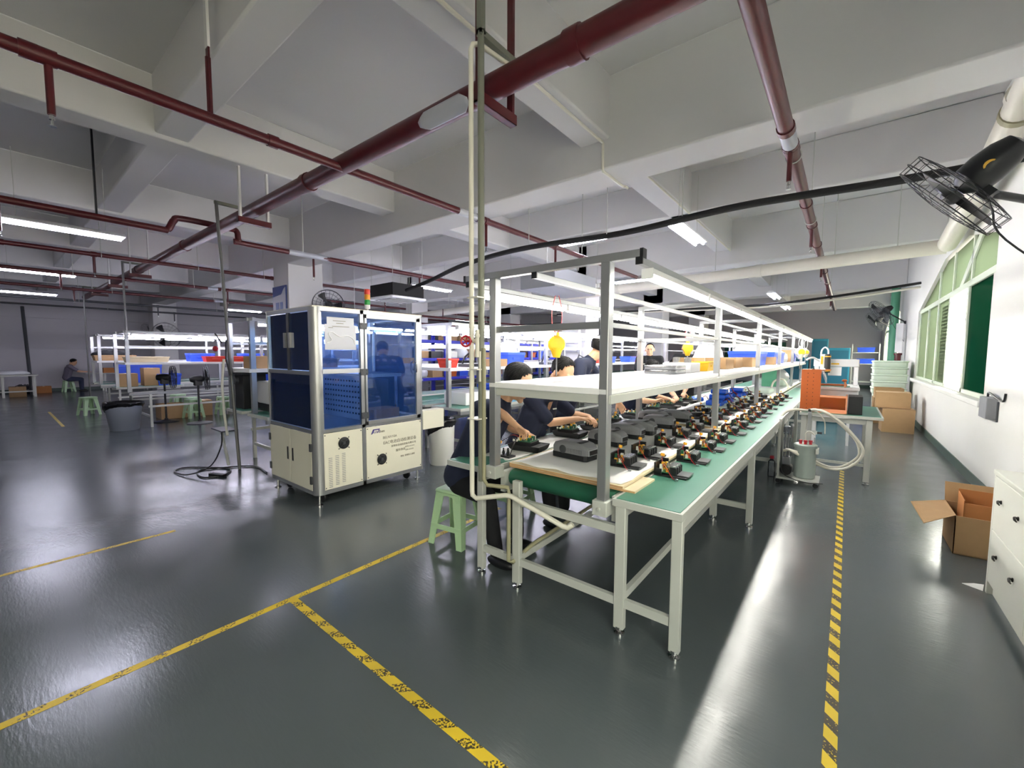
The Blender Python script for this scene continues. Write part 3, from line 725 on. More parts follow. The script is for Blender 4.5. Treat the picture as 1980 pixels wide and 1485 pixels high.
# rounded corner columns
for i, (x, y) in enumerate(((x1, y0), (x1, y1), (x0, y0), (x0, y1))):
    sx, s2 = (1 if x == x1 else -1), (1 if y == y1 else -1)
    r = .085 if (x, y) == (x1, y0) else .05
    poly = [(x-sx*r, y), (x-sx*r, y-s2*r), (x, y-s2*r)]
    cx, c2 = x-sx*r, y-s2*r
    a0, a1 = math.atan2(0, sx), math.atan2(s2, 0)
    poly = [(cx, c2)]+[(cx+r*math.cos(a0+(((a1-a0+PI) % (2*PI))-PI)*k/8), c2+r*math.sin(a0+(((a1-a0+PI) % (2*PI))-PI)*k/8)) for k in range(9)]
    MB().prism(poly, zb, zt, 'z').build('corner_post', 'aluminium', **Wm)
fr = MB()
for z, h in ((zb, .04), (zr-.01, .035), (zt-.04, .04)):
    fr.box(x0+.04, x1-.06, y0+.004, y0+.05, z, z+h); fr.box(x1-.05, x1-.004, y0+.08, y1-.04, z, z+h)
    fr.box(x0+.04, x1-.04, y1-.05, y1-.004, z, z+h); fr.box(x0+.004, x0+.05, y0+.04, y1-.04, z, z+h)
fr.box(x1-.05, x1-.004, 2.525, 2.565, zb, zt); fr.box(x1-.05, x1-.004, y0+.08, 2.53, 1.375, 1.42)
fr.box(x0+.04, x1-.07, y0+.004, y0+.05, 1.36, 1.40)
fr.box(x1-.05, x1-.004, 2.03+.045, 2.085+.012, .8, 2.0)
fr.build('frame', 'aluminium', **Wm)
MB().box(x0+.05, x1-.05, y0+.05, y1-.05, zb+.01, zb+.03).build('base_plate', 'cream_panel', **Wm)
MB().box(x0+.05, x1-.05, y0+.05, y1-.05, zr, zr+.02).build('work_deck', 'mid_grey', **Wm)
MB().box(x0+.01, x1-.01, y0+.01, y1-.01, zt-.005, zt+.008).build('roof_panel', 'cream_panel', **Wm)
# lower cream panels on the +X face
pn = MB().box(x1-.012, x1-.001, 2.085, 2.52, zb+.045, zr-.015).build('side_panel', 'cream_panel', bevel=.002, **Wm)
lv = MB()
for j in range(3):
    for k in range(17): lv.box(x1-.002, x1+.003, 2.132+j*.073, 2.132+j*.073+.038, .19+k*.019+j*.013, .195+k*.019+j*.013)
lv.build('louvre', 'mid_grey', pn).location = -mc.location
pn2 = MB().box(x1-.012, x1-.001, 2.57, 3.335, zb+.045, zr-.015).build('side_panel', 'cream_panel', bevel=.002, **Wm)
def fan_guard(par, y, z):
    g = MB(); R = Euler((0, PI/2, 0)).to_matrix()
    g.lathe([(.060, 0), (.064, .006), (.056, .010)], (x1-.001, y, z), 24, R)
    g.m = 1
    for rr in (.022, .034, .046): g.ring((x1+.013, y, z), rr, .0016, 20, 5, R)
    g.lathe([(.016, 0), (.016, .004)], (x1+.010, y, z), 12, R)
    for k in range(4):
        a = PI/4+k*PI/2; g.tube([(x1+.012, y+.016*math.cos(a), z+.016*math.sin(a)), (x1+.010, y+.078*math.cos(a), z+.078*math.sin(a))], .0022, 5)
        g.ball((x1+.004, y+.08*math.cos(a), z+.08*math.sin(a)), .006, 8, 5)
    g.build('vent_fan', ['black_plastic', 'dark_grey'], par).location = -mc.location
fan_guard(pn, 2.302, .635); fan_guard(pn2, 2.763, .37)
sc = MB()
for y in (2.10, 2.505, 2.585, 3.32):
    for z in (.19, .74): sc.ball((x1, y, z), .006, 8, 5)
sc.build('screw', 'dark_grey', **Wm)
# printing on the panel
lr = (PI/2, 0, PI/2)
L = lambda body, size, y, z, m_='ink_grey', sh=0: text(body, size, m_, mc, Vector((x1+.0008, y, z))-mc.location, lr, shear=sh)
lg = MB(); lg.prism([(2.655, .728), (2.745, .728), (2.72, .684), (2.712, .684), (2.728, .716), (2.668, .716), (2.64, .674), (2.628, .674)], x1-.0005, x1+.0012, 'x'); lg.build('logo_mark', 'logo_purple', **Wm)
L('AWT', .044, 2.645, .678, 'logo_purple', .25); L('爱威特', .024, 2.735, .682, 'ink_grey')
L('BELNV10A', .042, 2.78, .60); L('EAC电池自动检测设备', .048, 2.785, .535); L('深圳市自动化设备有限公司', .030, 2.89, .487)
L('服务热线', .034, 2.955, .425); L('0755-111111', .026, 3.09, .45); L('139-111111', .026, 3.09, .41); L('地址 深圳市工业区', .026, 3.02, .345)
# double cabinet doors on the -Y face, low
for k, (a, b) in enumerate(((x0+.05, -4.70), (-4.69, x1-.09))):
    d = MB().box(a, b, y0-.004, y0+.006, zb+.045, zr-.015).build('door', 'cream_panel', bevel=.002, **Wm)
    hx = -4.755 if k == 0 else -4.635
    h = MB().box(hx-.014, hx+.014, y0-.008, y0-.004, .42, .56); h.m = 1; h.box(hx-.008, hx+.008, y0-.0095, y0-.008, .43, .55)
    h.build('handle', ['dark_grey', 'black_matte'], d).location = -mc.location
    for z in (.28, .62):
        hh = a+.005 if k == 0 else b-.005
        MB().box(hh-.012, hh+.02, y0-.018, y0-.002, z-.04, z+.04).build('hinge', 'dark_grey', d).location = -mc.location
# blue panes
for k, (a, b) in enumerate(((x0+.06, -4.72), (-4.665, x1-.10))):
    d = MB().box(a, b, y0+.012, y0+.018, 1.41, 2.0)
    d.m = 1; e = .014
    g = d.build('window_door', ['blue_acrylic', 'dark_grey'], **Wm)
    hx = -4.745 if k == 0 else -4.63
    MB().box(hx-.018, hx+.018, y0-.012, y0+.012, 1.64, 1.80).build('handle', 'aluminium', g).location = -mc.location
MB().box(-4.72, -4.665, y0+.006, y0+.03, 1.40, 2.01).build('mullion', 'dark_grey', **Wm)
MB().box(x0+.05, x1-.09, y0+.012, y0+.018, .81, 1.365).build('window', 'blue_acrylic', **Wm)
MB().box(x1-.018, x1-.012, 2.095, 2.515, 1.425, 2.0).build('window', 'blue_acrylic', **Wm)
MB().box(x1-.018, x1-.012, 2.095, 2.515, .81, 1.37).build('window', 'blue_acrylic', **Wm)
dd = MB()
for a, b, c_, d_ in ((2.57, 2.595, .79, 2.01), (3.265, 3.325, .79, 2.01), (2.57, 3.325, .79, .835), (2.57, 3.325, 1.965, 2.01)): dd.box(x1-.02, x1+.012, a, b, c_, d_)
door = dd.build('door', 'aluminium', bevel=.003, **Wm)
MB().box(x1-.012, x1-.006, 2.595, 3.265, .835, 1.965).build('pane', 'blue_acrylic', door).location = -mc.location
m_ = MB().tube([(x1+.012, 3.24, 1.34), (x1+.04, 3.24, 1.36), (x1+.045, 3.24, 1.40), (x1+.04, 3.24, 1.47), (x1+.012, 3.24, 1.49)], .009, 8); m_.build('handle', 'chrome', door).location = -mc.location
for z in (.9, 1.38, 1.88):
    m_ = MB().box(x1, x1+.014, 2.515, 2.6, z-.035, z+.035)
    for yy in (2.53, 2.585):
        for zz in (z-.02, z+.02): m_.ball((x1+.014, yy, zz), .006, 8, 5)
    m_.build('hinge', 'dark_grey', door).location = -mc.location
MB().box(x0+.012, x0+.018, y0+.06, y1-.06, .82, 1.99).build('window', 'blue_acrylic', **Wm)
MB().box(x0+.06, x1-.06, y1-.018, y1-.012, .82, 1.99).build('window', 'blue_acrylic', **Wm)
# mechanism inside
MB().box(-5.16, -4.75, 2.9, 3.3, .8, 1.25).build('inner_cabinet', 'dark_grey', **Wm)
pf = MB().box(-5.2, -4.25, 2.62, 2.63, .82, 1.33)
pf.build('perforated_plate', 'white_board', **Wm)
m_ = MB()
for j in range(14):
    for k in range(7): m_.box(-5.1+j*.062, -5.08+j*.062, 2.612, 2.62, .88+k*.062, .90+k*.062)
m_.build('perforation', 'black_matte', **Wm)
for x, y in ((-4.45, 2.75), (-4.45, 3.2), (-4.95, 2.75)): MB().lathe([(.02, .795), (.02, 1.3)], (x, y, 0), 12).build('guide_rod', 'chrome', **Wm)
MB().box(-5.0, -4.4, 2.7, 3.25, 1.3, 1.34).build('press_plate', 'aluminium', **Wm)
m_ = MB().lathe([(.06, 1.34), (.06, 1.7), (.03, 1.72), (.03, 1.8)], (-4.7, 2.95, 0), 16); m_.build('press_cylinder', 'mid_grey', **Wm)
MB().box(-4.5, -4.25, 2.75, 3.1, .8, .93).build('tray', 'cardboard_inside', **Wm)
MB().box(-5.2, -4.2, 2.55, 2.6, 1.93, 1.99).build('cable_duct', 'mid_grey', **Wm)
# paper sheets behind a clear sleeve, feet, casters
m_ = MB().box(x1-.011, x1-.0095, 2.155, 2.455, 1.68, 1.955)
m_.box(x1-.0095, x1-.008, 2.13, 2.475, 1.62, 1.88)
pp = m_.build('paper_sheet', 'sign_white', **Wm)
for z, a, b in ((1.918, 2.22, 2.36), (1.893, 2.255, 2.335), (1.86, 2.21, 2.4), (1.845, 2.17, 2.22)): MB().box(x1-.008, x1-.0072, a, b, z-.003, z+.003).build('print_line', 'ink_grey', pp).location = -mc.location
sl = smooth_path([(x1-.003, 2.15, 1.69), (x1-.003, 2.2, 1.72), (x1-.003, 2.17, 1.78), (x1-.003, 2.21, 1.80), (x1-.003, 2.29, 1.755), (x1-.003, 2.37, 1.77), (x1-.003, 2.44, 1.735), (x1-.003, 2.46, 1.68)], 5)
MB().tube(sl, .004, 6).build('sleeve_crease', 'white_board', pp).location = -mc.location
for x in (x0+.06, x1-.07):
    for y in (y0+.06, y1-.06):
        f = MB().lathe([(.035, 0), (.035, .012), (.012, .018), (.012, .125)], (x, y, 0), 14); f.build('levelling_foot', 'chrome', **Wm)
for x in (x0+.2, x1-.16):
    for y in (y0+.14, y1-.16):
        c = MB().lathe([(.045, -.016), (.05, -.01), (.05, .01), (.045, .016)], (x, y, .052), 16, Euler((PI/2, 0, .3)).to_matrix()); c.box(x-.025, x+.025, y-.03, y+.03, .09, .13); c.build('caster', 'black_plastic', **Wm)
MB().box(x1-.16, x1-.02, y1, y1+.35, .62, .86).build('side_bin', 'cream_panel', bevel=.004, **Wm)
# tower light
m_ = MB().lathe([(.03, 2.055), (.03, 2.065), (.012, 2.07), (.012, 2.11), (.032, 2.112), (.032, 2.16)], (-4.5, 2.85, 0), 16)
tl = m_.build('tower_light', 'white_board', **Wm)
for z, mm in ((2.16, 'lamp_green'), (2.222, 'lamp_amber'), (2.284, 'lamp_red')): MB().lathe([(.032, z), (.034, z+.004), (.034, z+.056), (.032, z+.06)], (-4.5, 2.85, 0), 16).build('lamp_segment', mm, tl).location = -mc.location
m_ = MB().box(-4.75, -4.45, 3.0, 3.2, 2.058, 2.08); single('black_plate', m_, 'black_plastic', 'thin black plate lying on the roof of the blue windowed machine', 'plate')

# ================================================================== goods on the near line
def inverter(seed):
    """opened power module: flat base, upright panel, heat sink, board with parts, wires"""
    rnd = random.Random(seed)
    t = thing('power_module', 'x', 'circuit module')
    MB().box(0, .205, 0, .165, 0, .012).box(.012, .04, .0, .01, .012, .03).build('base', 'black_plastic', t, bevel=.002)
    m_ = MB().box(0, .012, .0, .16, .012, .088); m_.box(0, .05, .148, .16, .012, .09); m_.box(0, .05, 0, .008, .012, .05)
    m_.build('end_panel', 'black_plastic', t, bevel=.002)
    m_ = MB().box(.098, .135, .012, .15, .012, .066)
    for k in range(4): m_.box(.135, .142, .012+k*.042, .024+k*.042, .012, .06)
    m_.m = 1; m_.box(.086, .132, .018, .145, .064, .074)
    m_.build('heat_sink', ['black_plastic', 'comp_silver'], t, bevel=.0015)
    m_ = MB().box(.14, .215, .022, .145, .014, .020); m_.build('cover_plate', 'plate_grey', t, bevel=.002)
    MB().box(.014, .095, .012, .146, .022, .028).build('circuit_board', 'pcb_green', t)
    for k in range(14):
        x, y = rnd.uniform(.022, .085), rnd.uniform(.02, .135); h = rnd.uniform(.018, .052)
        q = MB()
        if k % 3 == 0: q.lathe([(.011, .028), (.011, .028+h), (.008, .030+h)], (x, y, 0), 10)
        else: q.box(x-.009, x+.009, y-.008, y+.008, .028, .028+h)
        q.build('component', ['comp_yellow', 'comp_white', 'comp_orange', 'comp_silver', 'comp_white', 'comp_yellow', 'black_plastic', 'pcb_green', 'comp_white', 'comp_yellow', 'comp_white', 'comp_silver', 'comp_yellow', 'comp_white'][k], t)
    q = smooth_path([(.05, .03, .05), (.06, .0, .085), (.10, -.03, .05), (.135, -.045, .012), (.155, -.05, .008)], 5)
    a = MB().tube(q, .0026, 6).build('wire', 'wire_red', t)
    MB().tube([p+Vector((.006, .007, .002)) for p in q], .0026, 6).build('wire', 'wire_black', t)
    MB().box(.150, .170, -.058, -.044, .001, .015).build('plug', 'comp_silver', t, bevel=.001)
    q = smooth_path([(.03, .10, .04), (.02, .10, .09), (.01+rnd.uniform(-.02, .03), .11, .112)], 4)
    MB().tube(q, .003, 6).build('wire', 'wire_red', t)
    e = q[-1]; MB().cbox((e.x, e.y, e.z+.008), (.022, .018, .020), Euler((rnd.uniform(-.3, .3), .3, rnd.uniform(0, 2))).to_matrix()).build('connector', 'plug_yellow', t, bevel=.002)
    return t
protos = [inverter(3), inverter(8)]
rowA = [2.72, 3.185, 3.68, 4.12, 4.60, 5.08, 5.60, 6.08, 6.55, 7.15, 7.8, 8.5, 9.2]
rowB = [2.62, 2.98, 3.44, 3.92, 4.34, 4.85]
used = [0, 0]; rnd = random.Random(5)
def put_inv(k, x, y, z, lab, grp, rz=0):
    if not used[k]: o = protos[k]; used[k] = 1; o.location = (x, y, z); o.rotation_euler = (0, 0, rz); o['label'] = lab; o['group'] = grp
    else: dup(protos[k], (x, y, z), rz, lab, grp)
for i, y in enumerate(rowA):
    lab = 'opened black power module nearest the camera on the bare green aisle table' if i == 0 else '%s opened power module from the near end of the green aisle table' % ORD[i]
    put_inv(i % 2, -.968+rnd.uniform(-.006, .006), y, .7826, lab, 'power modules along the green aisle table', rnd.uniform(-.06, .06))
for i, y in enumerate(rowB):
    lab = 'opened power module nearest the camera on the white paper beside the front post' if i == 0 else '%s opened power module from the near end on the white paper' % ORD[i]
    put_inv((i+1) % 2, -1.232+rnd.uniform(-.006, .006), y, .8195, lab, 'power modules on the white paper', rnd.uniform(-.08, .08))
places = ['beside the second shelf post', 'just past the second shelf post', 'before the third shelf post', 'beside the third shelf post', 'past the third shelf post', 'near the fourth shelf post', 'far along the belt']
for i, (x, y) in enumerate([(-1.24, 5.3), (-1.25, 5.75), (-1.22, 6.25), (-1.23, 6.7), (-1.25, 7.2), (-1.22, 7.8), (-1.24, 8.4)]):
    put_inv(i % 2, x, y, .8195, 'dark wired module on white paper %s, inner row' % places[i], 'wired modules farther down the belt', rnd.uniform(-.5, .5))
for i, (x, y) in enumerate([(-1.52, 5.35), (-1.55, 5.8), (-1.50, 7.3), (-1.54, 8.7)]):
    put_inv((i+1) % 2, x, y, .8195, 'dark wired module lying mid belt %s' % ['just behind the last grey case', 'second behind the grey cases', 'third behind the grey cases', 'fourth behind the grey cases'][i], 'wired modules mid belt', rnd.uniform(-.9, .9))

def case():
    t = thing('power_station_case', 'x', 'case')
    # length along X 0..-.30, width along Y; two shells
    def ringx(x, w, zb_, zt_, ch):
        return [(x, -w, zb_), (x, w, zb_), (x, w, zt_-ch), (x, w-ch, zt_), (x, -w+ch, zt_), (x, -w, zt_-ch)]
    lo = MB().loft([[(x, -w, .004), (x, w, .004), (x, w+.002, .03), (x, w+.002, .045), (x, -w-.002, .045), (x, -w-.002, .03)] for x, w in ((-.305, .06), (-.295, .078), (-.02, .078), (0, .062))])
    lo.build('lower_shell', 'black_plastic', t, bevel=.003)
    up = MB().loft([ringx(x, w, .045, z, ch) for x, w, z, ch in ((-.305, .062, .098, .02), (-.29, .08, .112, .022), (-.24, .084, .126, .02), (-.08, .084, .130, .016), (-.03, .083, .118, .016), (.004, .066, .098, .014))])
    up.build('upper_shell', 'case_grey', t, bevel=.003)
    f = MB(); f.cbox((.004, 0, .066), (.012, .112, .046)); fr_ = f.build('display_frame', 'mid_grey', t, bevel=.004)
    MB().cbox((.0085, 0, .066), (.006, .096, .032)).build('display', 'black_matte', fr_)
    MB().cbox((-.075, -.01, .1295), (.035, .105, .004)).build('top_slot', 'black_matte', t, bevel=.001)
    for s in (-1, 1):
        c = MB().lathe([(.030, 0), (.030, .008), (.026, .010)], (-.20, s*.079, .072), 20, Euler((-s*PI/2, 0, 0)).to_matrix()); c.build('side_cap', 'dark_grey', t)
    m_ = MB()
    for k in range(12): m_.box(-.16+k*.011, -.155+k*.011, -.087, -.083, .055, .085)
    m_.build('side_vent', 'case_grey', t)
    return t
cs = case(); gp = 'grey power station cases on the white paper'
for i, (x, y, rz, lab) in enumerate([
    (-1.388, 2.655, -.10, 'grey and black power station case nearest the camera, alone in front'),
    (-1.41, 3.25, -.04, 'grey power station case half hidden behind the front shelf post'),
    (-1.415, 3.66, .02, 'third grey power station case from the near end of the belt'),
    (-1.395, 3.92, .05, 'fourth grey case from the near end, touching the one before it'),
    (-1.37, 4.40, .08, 'fifth grey case from the near end with a dark open top slot'),
    (-1.36, 4.93, .0, 'sixth grey power station case, rearmost of its row'),
    (-1.55, 4.72, .05, 'pale grey case lying behind the row beside the second left post')]):
    if i == 0: o = cs; o.location = (x, y, .8175); o.rotation_euler = (0, 0, rz); o['label'] = lab; o['group'] = gp
    else: o = dup(cs, (x, y, .8175), rz, lab, gp)

def tub(seed):
    rnd = random.Random(seed)
    t = thing('lower_shell_tub', 'x', 'tub')
    outer = [[(-.15+i_, -.1+i_, z), (.15-i_, -.1+i_, z), (.15-i_, .1-i_, z), (-.15+i_, .1-i_, z)] for i_, z in ((.03, 0), (.012, .02), (.0, .055))]
    inner = [[(-.15+i_, -.1+i_, z), (.15-i_, -.1+i_, z), (.15-i_, .1-i_, z), (-.15+i_, .1-i_, z)] for i_, z in ((.006, .055), (.02, .02), (.034, .008))]
    MB().loft(outer+inner).build('tub', 'black_plastic', t, bevel=.003)
    m_ = MB().box(-.10, .06, -.07, .07, .03, .078); m_.m = 1; m_.box(.07, .14, -.085, .085, .048, .052)
    m_.build('module', ['black_plastic', 'dark_grey'], t, bevel=.004)
    MB().box(-.095, .05, -.065, .065, .078, .084).build('circuit_board', 'pcb_green', t)
    for k in range(16):
        x, y = rnd.uniform(-.085, .045), rnd.uniform(-.058, .058); h = rnd.uniform(.01, .04)
        MB().box(x-.009, x+.009, y-.007, y+.007, .084, .084+h).build('component', ['comp_yellow', 'comp_white', 'comp_silver', 'comp_orange', 'black_plastic', 'comp_white', 'comp_silver', 'comp_yellow', 'pcb_green', 'comp_white', 'comp_silver', 'comp_white', 'pcb_green', 'comp_silver', 'comp_yellow', 'comp_white'][k], t)
    q = smooth_path([(-.06, -.03, .09), (-.12, -.06, .12), (-.17, -.10, .09), (-.20, -.115, .07)], 5)
    MB().tube(q, .003, 6).build('wire', 'wire_black', t)
    MB().tube([p+Vector((.004, .008, .004)) for p in q], .003, 6).build('wire', 'wire_red', t)
    MB().cbox((-.205, -.118, .068), (.03, .022, .02), Euler((0, .3, .5)).to_matrix()).build('connector', 'plug_yellow', t, bevel=.002)
    for a in (.0, .03): MB().ball((-.10+a, -.075, .085), .010, 8, 6).build('wire_end', 'comp_white', t)
    return t
tb = tub(4); gp = 'black shell tubs in front of the workers'
for i, (x, y, rz, lab) in enumerate([
    (-2.03, 2.76, .12, 'black tub with open circuit board under the first worker hands'),
    (-2.06, 3.48, .05, 'black tub with yellow plug in front of the seated second worker'),
    (-2.02, 3.95, .0, 'black tub under the second worker hands, beyond the yellow plug one'),
    (-2.03, 4.40, .08, 'black tub between the front post and the second left post'),
    (-2.02, 4.98, -.1, 'black tub just before the second left post'),
    (-2.05, 5.75, .1, 'black tub just past the second left post'),
    (-2.02, 6.25, .0, 'black tub next to the hand holding a ring'),
    (-2.04, 6.75, .1, 'black tub under the far crossed arms'),
    (-2.02, 7.2, .05, 'farthest black tub beside the small blue pack')]):
    if i == 0: o = tb; o.location = (x, y, .7865); o.rotation_euler = (0, 0, rz); o['label'] = lab; o['group'] = gp
    else: o = dup(tb, (x, y, .7865), rz, lab, gp)
# small black fixture with a looped wire at the near left corner of the belt
t = thing('assembly_jig', 'small black jig with posts standing on white paper by the left post', 'jig', (-2.03, 2.47, .7865))
MB().box(-.05, .06, -.04, .04, 0, .012).build('base', 'black_plastic', t, bevel=.002)
for x, y in ((-.03, 0), (.0, .02), (.02, -.01)): MB().lathe([(.008, .012), (.012, .03), (.006, .05), (.006, .065)], (x, y, 0), 10).build('post', 'black_plastic', t)
MB().tube(smooth_path([(.03, .01, .02), (.04, .03, .08), (.0, .12, .12), (-.1, .2, .1)], 6), .004, 6).build('wire', 'wire_black', t)
# wrapped blue battery packs on a tray farther along
def pack():
    t = thing('battery_pack', 'x', 'battery pack')
    m_ = MB()
    for k in range(3): m_.lathe([(.030, -.10), (.034, -.095), (.034, .095), (.030, .10)], (0, (k-1)*.062, .034), 12, Euler((0, PI/2, 0)).to_matrix())
    m_.build('wrap', 'battery_blue', t)
    for k in range(2):
        q = smooth_path([(.09, .02*k, .06), (.15, .03*k, .09), (.19, .05*k-.03, .03), (.24, .06*k-.05, .012)], 5)
        MB().tube(q, .004, 6).build('wire', ['wire_black', 'wire_red'][k], t)
    return t
pk = pack(); n = 0
for i, (x, y, z) in enumerate([(-1.42, 6.35, .875), (-1.45, 6.65, .875), (-1.40, 6.95, .875), (-1.43, 6.50, .945), (-1.41, 6.80, .945), (-1.43, 6.65, 1.015), (-1.46, 7.9, .875), (-1.44, 8.2, .875), (-1.46, 8.05, .945), (-2.0, 7.62, .788)]):
    lab = ['blue wrapped battery pack at the near foot of the front pile', 'blue battery pack in the middle of the front pile, bottom row', 'blue battery pack at the far foot of the front pile', 'blue battery pack on the near top of the front pile', 'blue battery pack on the far top of the front pile', 'topmost blue battery pack of the front pile', 'blue battery pack in the second pile, nearer bottom one', 'blue battery pack in the second pile, farther bottom one', 'topmost blue battery pack of the second pile', 'single blue pack lying by the far worker arms'][i]
    if i == 0: o = pk; o.location = (x, y, z); o['label'] = lab
    else: o = dup(pk, (x, y, z), [.1, -.15, .05, .2, -.1, .0, .1, -.1, .05, .4][i], lab)
    o['group'] = 'blue battery packs on the belt'
for y0_, y1_, lab in ((6.2, 7.15, 'white foam tray under the front pile of blue packs'), (7.75, 8.4, 'white foam tray under the second pile of blue packs')):
    m_ = MB().rbox(-1.62, -1.26, y0_, y1_, .818, .872, .03); single('foam_tray', m_, 'foam_white', lab, 'tray', 'white trays on the belt')

# things standing on the long shelf
def obox(name, x, y, z, dx, dy, dz, m_, lab, cat, grp=None, rz=0, flaps=False):
    """open carton or solid carton"""
    t = thing(name, lab, cat, (x, y, z), rz, grp)
    hx, hy, tt = dx/2, dy/2, .004
    b = MB().box(-hx, hx, -hy, hy, 0, tt); b.box(-hx, -hx+tt, -hy, hy, 0, dz); b.box(hx-tt, hx, -hy, hy, 0, dz); b.box(-hx+tt, hx-tt, -hy, -hy+tt, 0, dz); b.box(-hx+tt, hx-tt, hy-tt, hy, 0, dz)
    b.build('body', m_, t)
    if flaps:
        f1 = MB().box(-hx, hx, -hy, 0, dz, dz+.004).build('flap', m_, t); f2 = MB().box(-hx, hx, .001, hy, dz, dz+.004).build('flap', m_, t)
        MB().box(-hx-.001, hx+.001, -.025, .025, dz+.004, dz+.005).build('packing_tape', 'plywood_top', t)
    return t
def bin_(name, x, y, z, dx, dy, dz, m_, lab, grp=None, rz=0, cat='bin'):
    t = thing(name, lab, cat, (x, y, z), rz, grp); hx, hy = dx/2, dy/2
    o_ = MB(); rr = []
    for ins, zz in ((.02, 0), (.0, dz*.8), (-.008, dz*.8), (-.008, dz), (.004, dz), (.02, .008)):
        rr.append([(-hx+ins, -hy+ins, zz), (hx-ins, -hy+ins, zz), (hx-ins, hy-ins, zz), (-hx+ins, hy-ins, zz)])
    o_.loft(rr).build('body', m_, t, bevel=.004)
    g = MB()
    for s in (-1, 1): g.box(-hx*.4, hx*.4, s*(hy)-.004, s*(hy)+.004, dz*.45, dz*.62)
    g.box(hx-.006, hx+.003, -hy*.4, hy*.4, dz*.45, dz*.62)
    g.build('grip', m_, t)
    return t
def bag(name, x, y, z, r, m_, lab, grp=None, seed=1):
    rnd = random.Random(seed); m2 = MB(); nu, nv = 16, 9; vs = []
    m2.ball((0, 0, 0), r, nu, nv)
    m2.v = [Vector((v.x*(1+rnd.uniform(-.12, .12)), v.y*(1+rnd.uniform(-.12, .12)), max(-r[2]*.55, v.z*(1+rnd.uniform(-.18, .22))))) for v in m2.v]
    o = m2.build(name, m_, sharp=80); o.location = (x, y, z+r[2]*.55); return tag(o, lab, 'bag', grp)
# --- silver-white cases and cartons
m_ = MB().rbox(-1.60, -1.28, 4.14, 4.46, 1.392, 1.435, .01); single('flat_case', m_, 'comp_silver', 'lower flat silver case of the stack on the shelf', 'case', 'silver cases on the shelf')
m_ = MB().rbox(-1.60, -1.28, 4.14, 4.45, 1.4355, 1.478, .01); single('flat_case', m_, 'comp_silver', 'upper flat silver case of the stack on the shelf', 'case', 'silver cases on the shelf')
m_ = MB().rbox(-1.58, -1.28, 4.62, 4.98, 1.392, 1.495, .01); single('flat_case', m_, 'white_board', 'taller white case right of the stacked silver cases', 'case', 'silver cases on the shelf')
bx = [(-1.48, 4.78, 1.4955), (-1.36, 4.78, 1.4955)]
for i, (x, y, z) in enumerate(bx):
    m_ = MB().box(x-.03, x+.03, y-.03, y+.03, z, z+.06); m_.lathe([(.022, .06), (.022, .062)], (x, y, z), 12); single('socket_unit', m_, 'comp_silver', ['small silver unit on the white case, left one', 'small silver unit on the white case, right one'][i], 'unit', 'small units on the white case')
bin_('parts_bin', -1.38, 5.42, 1.392, .26, .4, .11, 'bin_yellow', 'yellow parts bin standing on the shelf beside the brown cartons')
for i, (x, y, d, lab) in enumerate([(-1.62, 5.75, .5, 'brown carton behind the yellow bin on the shelf'), (-1.38, 6.35, .5, 'brown carton on the shelf just right of the yellow bin'), (-1.40, 7.1, .5, 'brown carton behind the second shelf post'), (-1.3, 7.75, .4, 'brown carton in front of the blue crate on the shelf'), (-1.25, 9.85, .3, 'brown carton between the blue crates far along the shelf'), (-1.4, 14.8, .8, 'tall brown carton beyond the blue crates on the shelf')]):
    obox('cardboard_box', x, y, 1.392, .26, d, .15 if i < 5 else .34, 'cardboard', lab, 'box', 'brown cartons on the shelf', 0, True)
bag('plastic_bag', -1.66, 6.9, 1.392, (.16, .7, .22), 'bag_white', 'white plastic bag heaped behind the cartons on the shelf', 'white bags on the shelf', 3)
for i, (y, lab) in enumerate([(8.75, 'first blue crate with white bags on the near line shelf'), (11.4, 'second blue crate with white bags on the near line shelf'), (15.3, 'small blue crate at the far end of the shelf')]):
    L_ = (1.3, 1.9, .5)[i]
    bin_('plastic_crate', -1.42, y, 1.392, .42, L_, .26, 'bin_blue', lab, 'blue crates on the near line shelf', 0, 'crate')
    if i < 2:
        for k in range(3): bag('plastic_bag', -1.42, y-L_*.3+k*L_*.3, 1.50, (.16, .2, .2), 'bag_white', '%s white bag sticking out of the %s blue crate' % (['near', 'middle', 'far'][k], ORD[i]), 'white bags in the crates', 5+k+i)
bag('plastic_bag', -1.45, 13.4, 1.392, (.2, .7, .2), 'bag_white', 'white plastic bag past the tall carton on the shelf', 'white bags on the shelf', 9)
# items under the far shelf on the belt
m_ = MB().box(-1.62, -1.30, 11.9, 12.0, .818, 1.24); single('green_board', m_, 'tile_green', 'upright green board on the far part of the belt', 'board')
bag('plastic_bag', -1.5, 13.5, .816, (.3, .5, .27), 'bag_white', 'large grey white bag on the far belt behind the green board', 'bags on the far belt', 12)
m_ = MB().rbox(-1.75, -1.15, 9.6, 10.2, .818, .90, .05); single('foam_tray', m_, 'foam_white', 'white foam tray on the belt in front of the green board', 'tray', 'white trays on the belt')
m_ = MB().rbox(-1.75, -1.15, 12.2, 12.6, .818, 1.0, .05); single('foam_tray', m_, 'foam_white', 'white foam piece far along the belt past the large bag', 'tray', 'white trays on the belt')
m_ = MB()
m_.tube(smooth_path([(-1.3, 10.9, .82), (-1.25, 11.0, 1.0), (-1.1, 11.05, 1.05), (-1.0, 11.1, .9), (-1.0, 11.12, .82)], 6), .02, 8); single('hose_loop', m_, 'pvc_white', 'loop of pale hose standing on the far belt', 'hose')

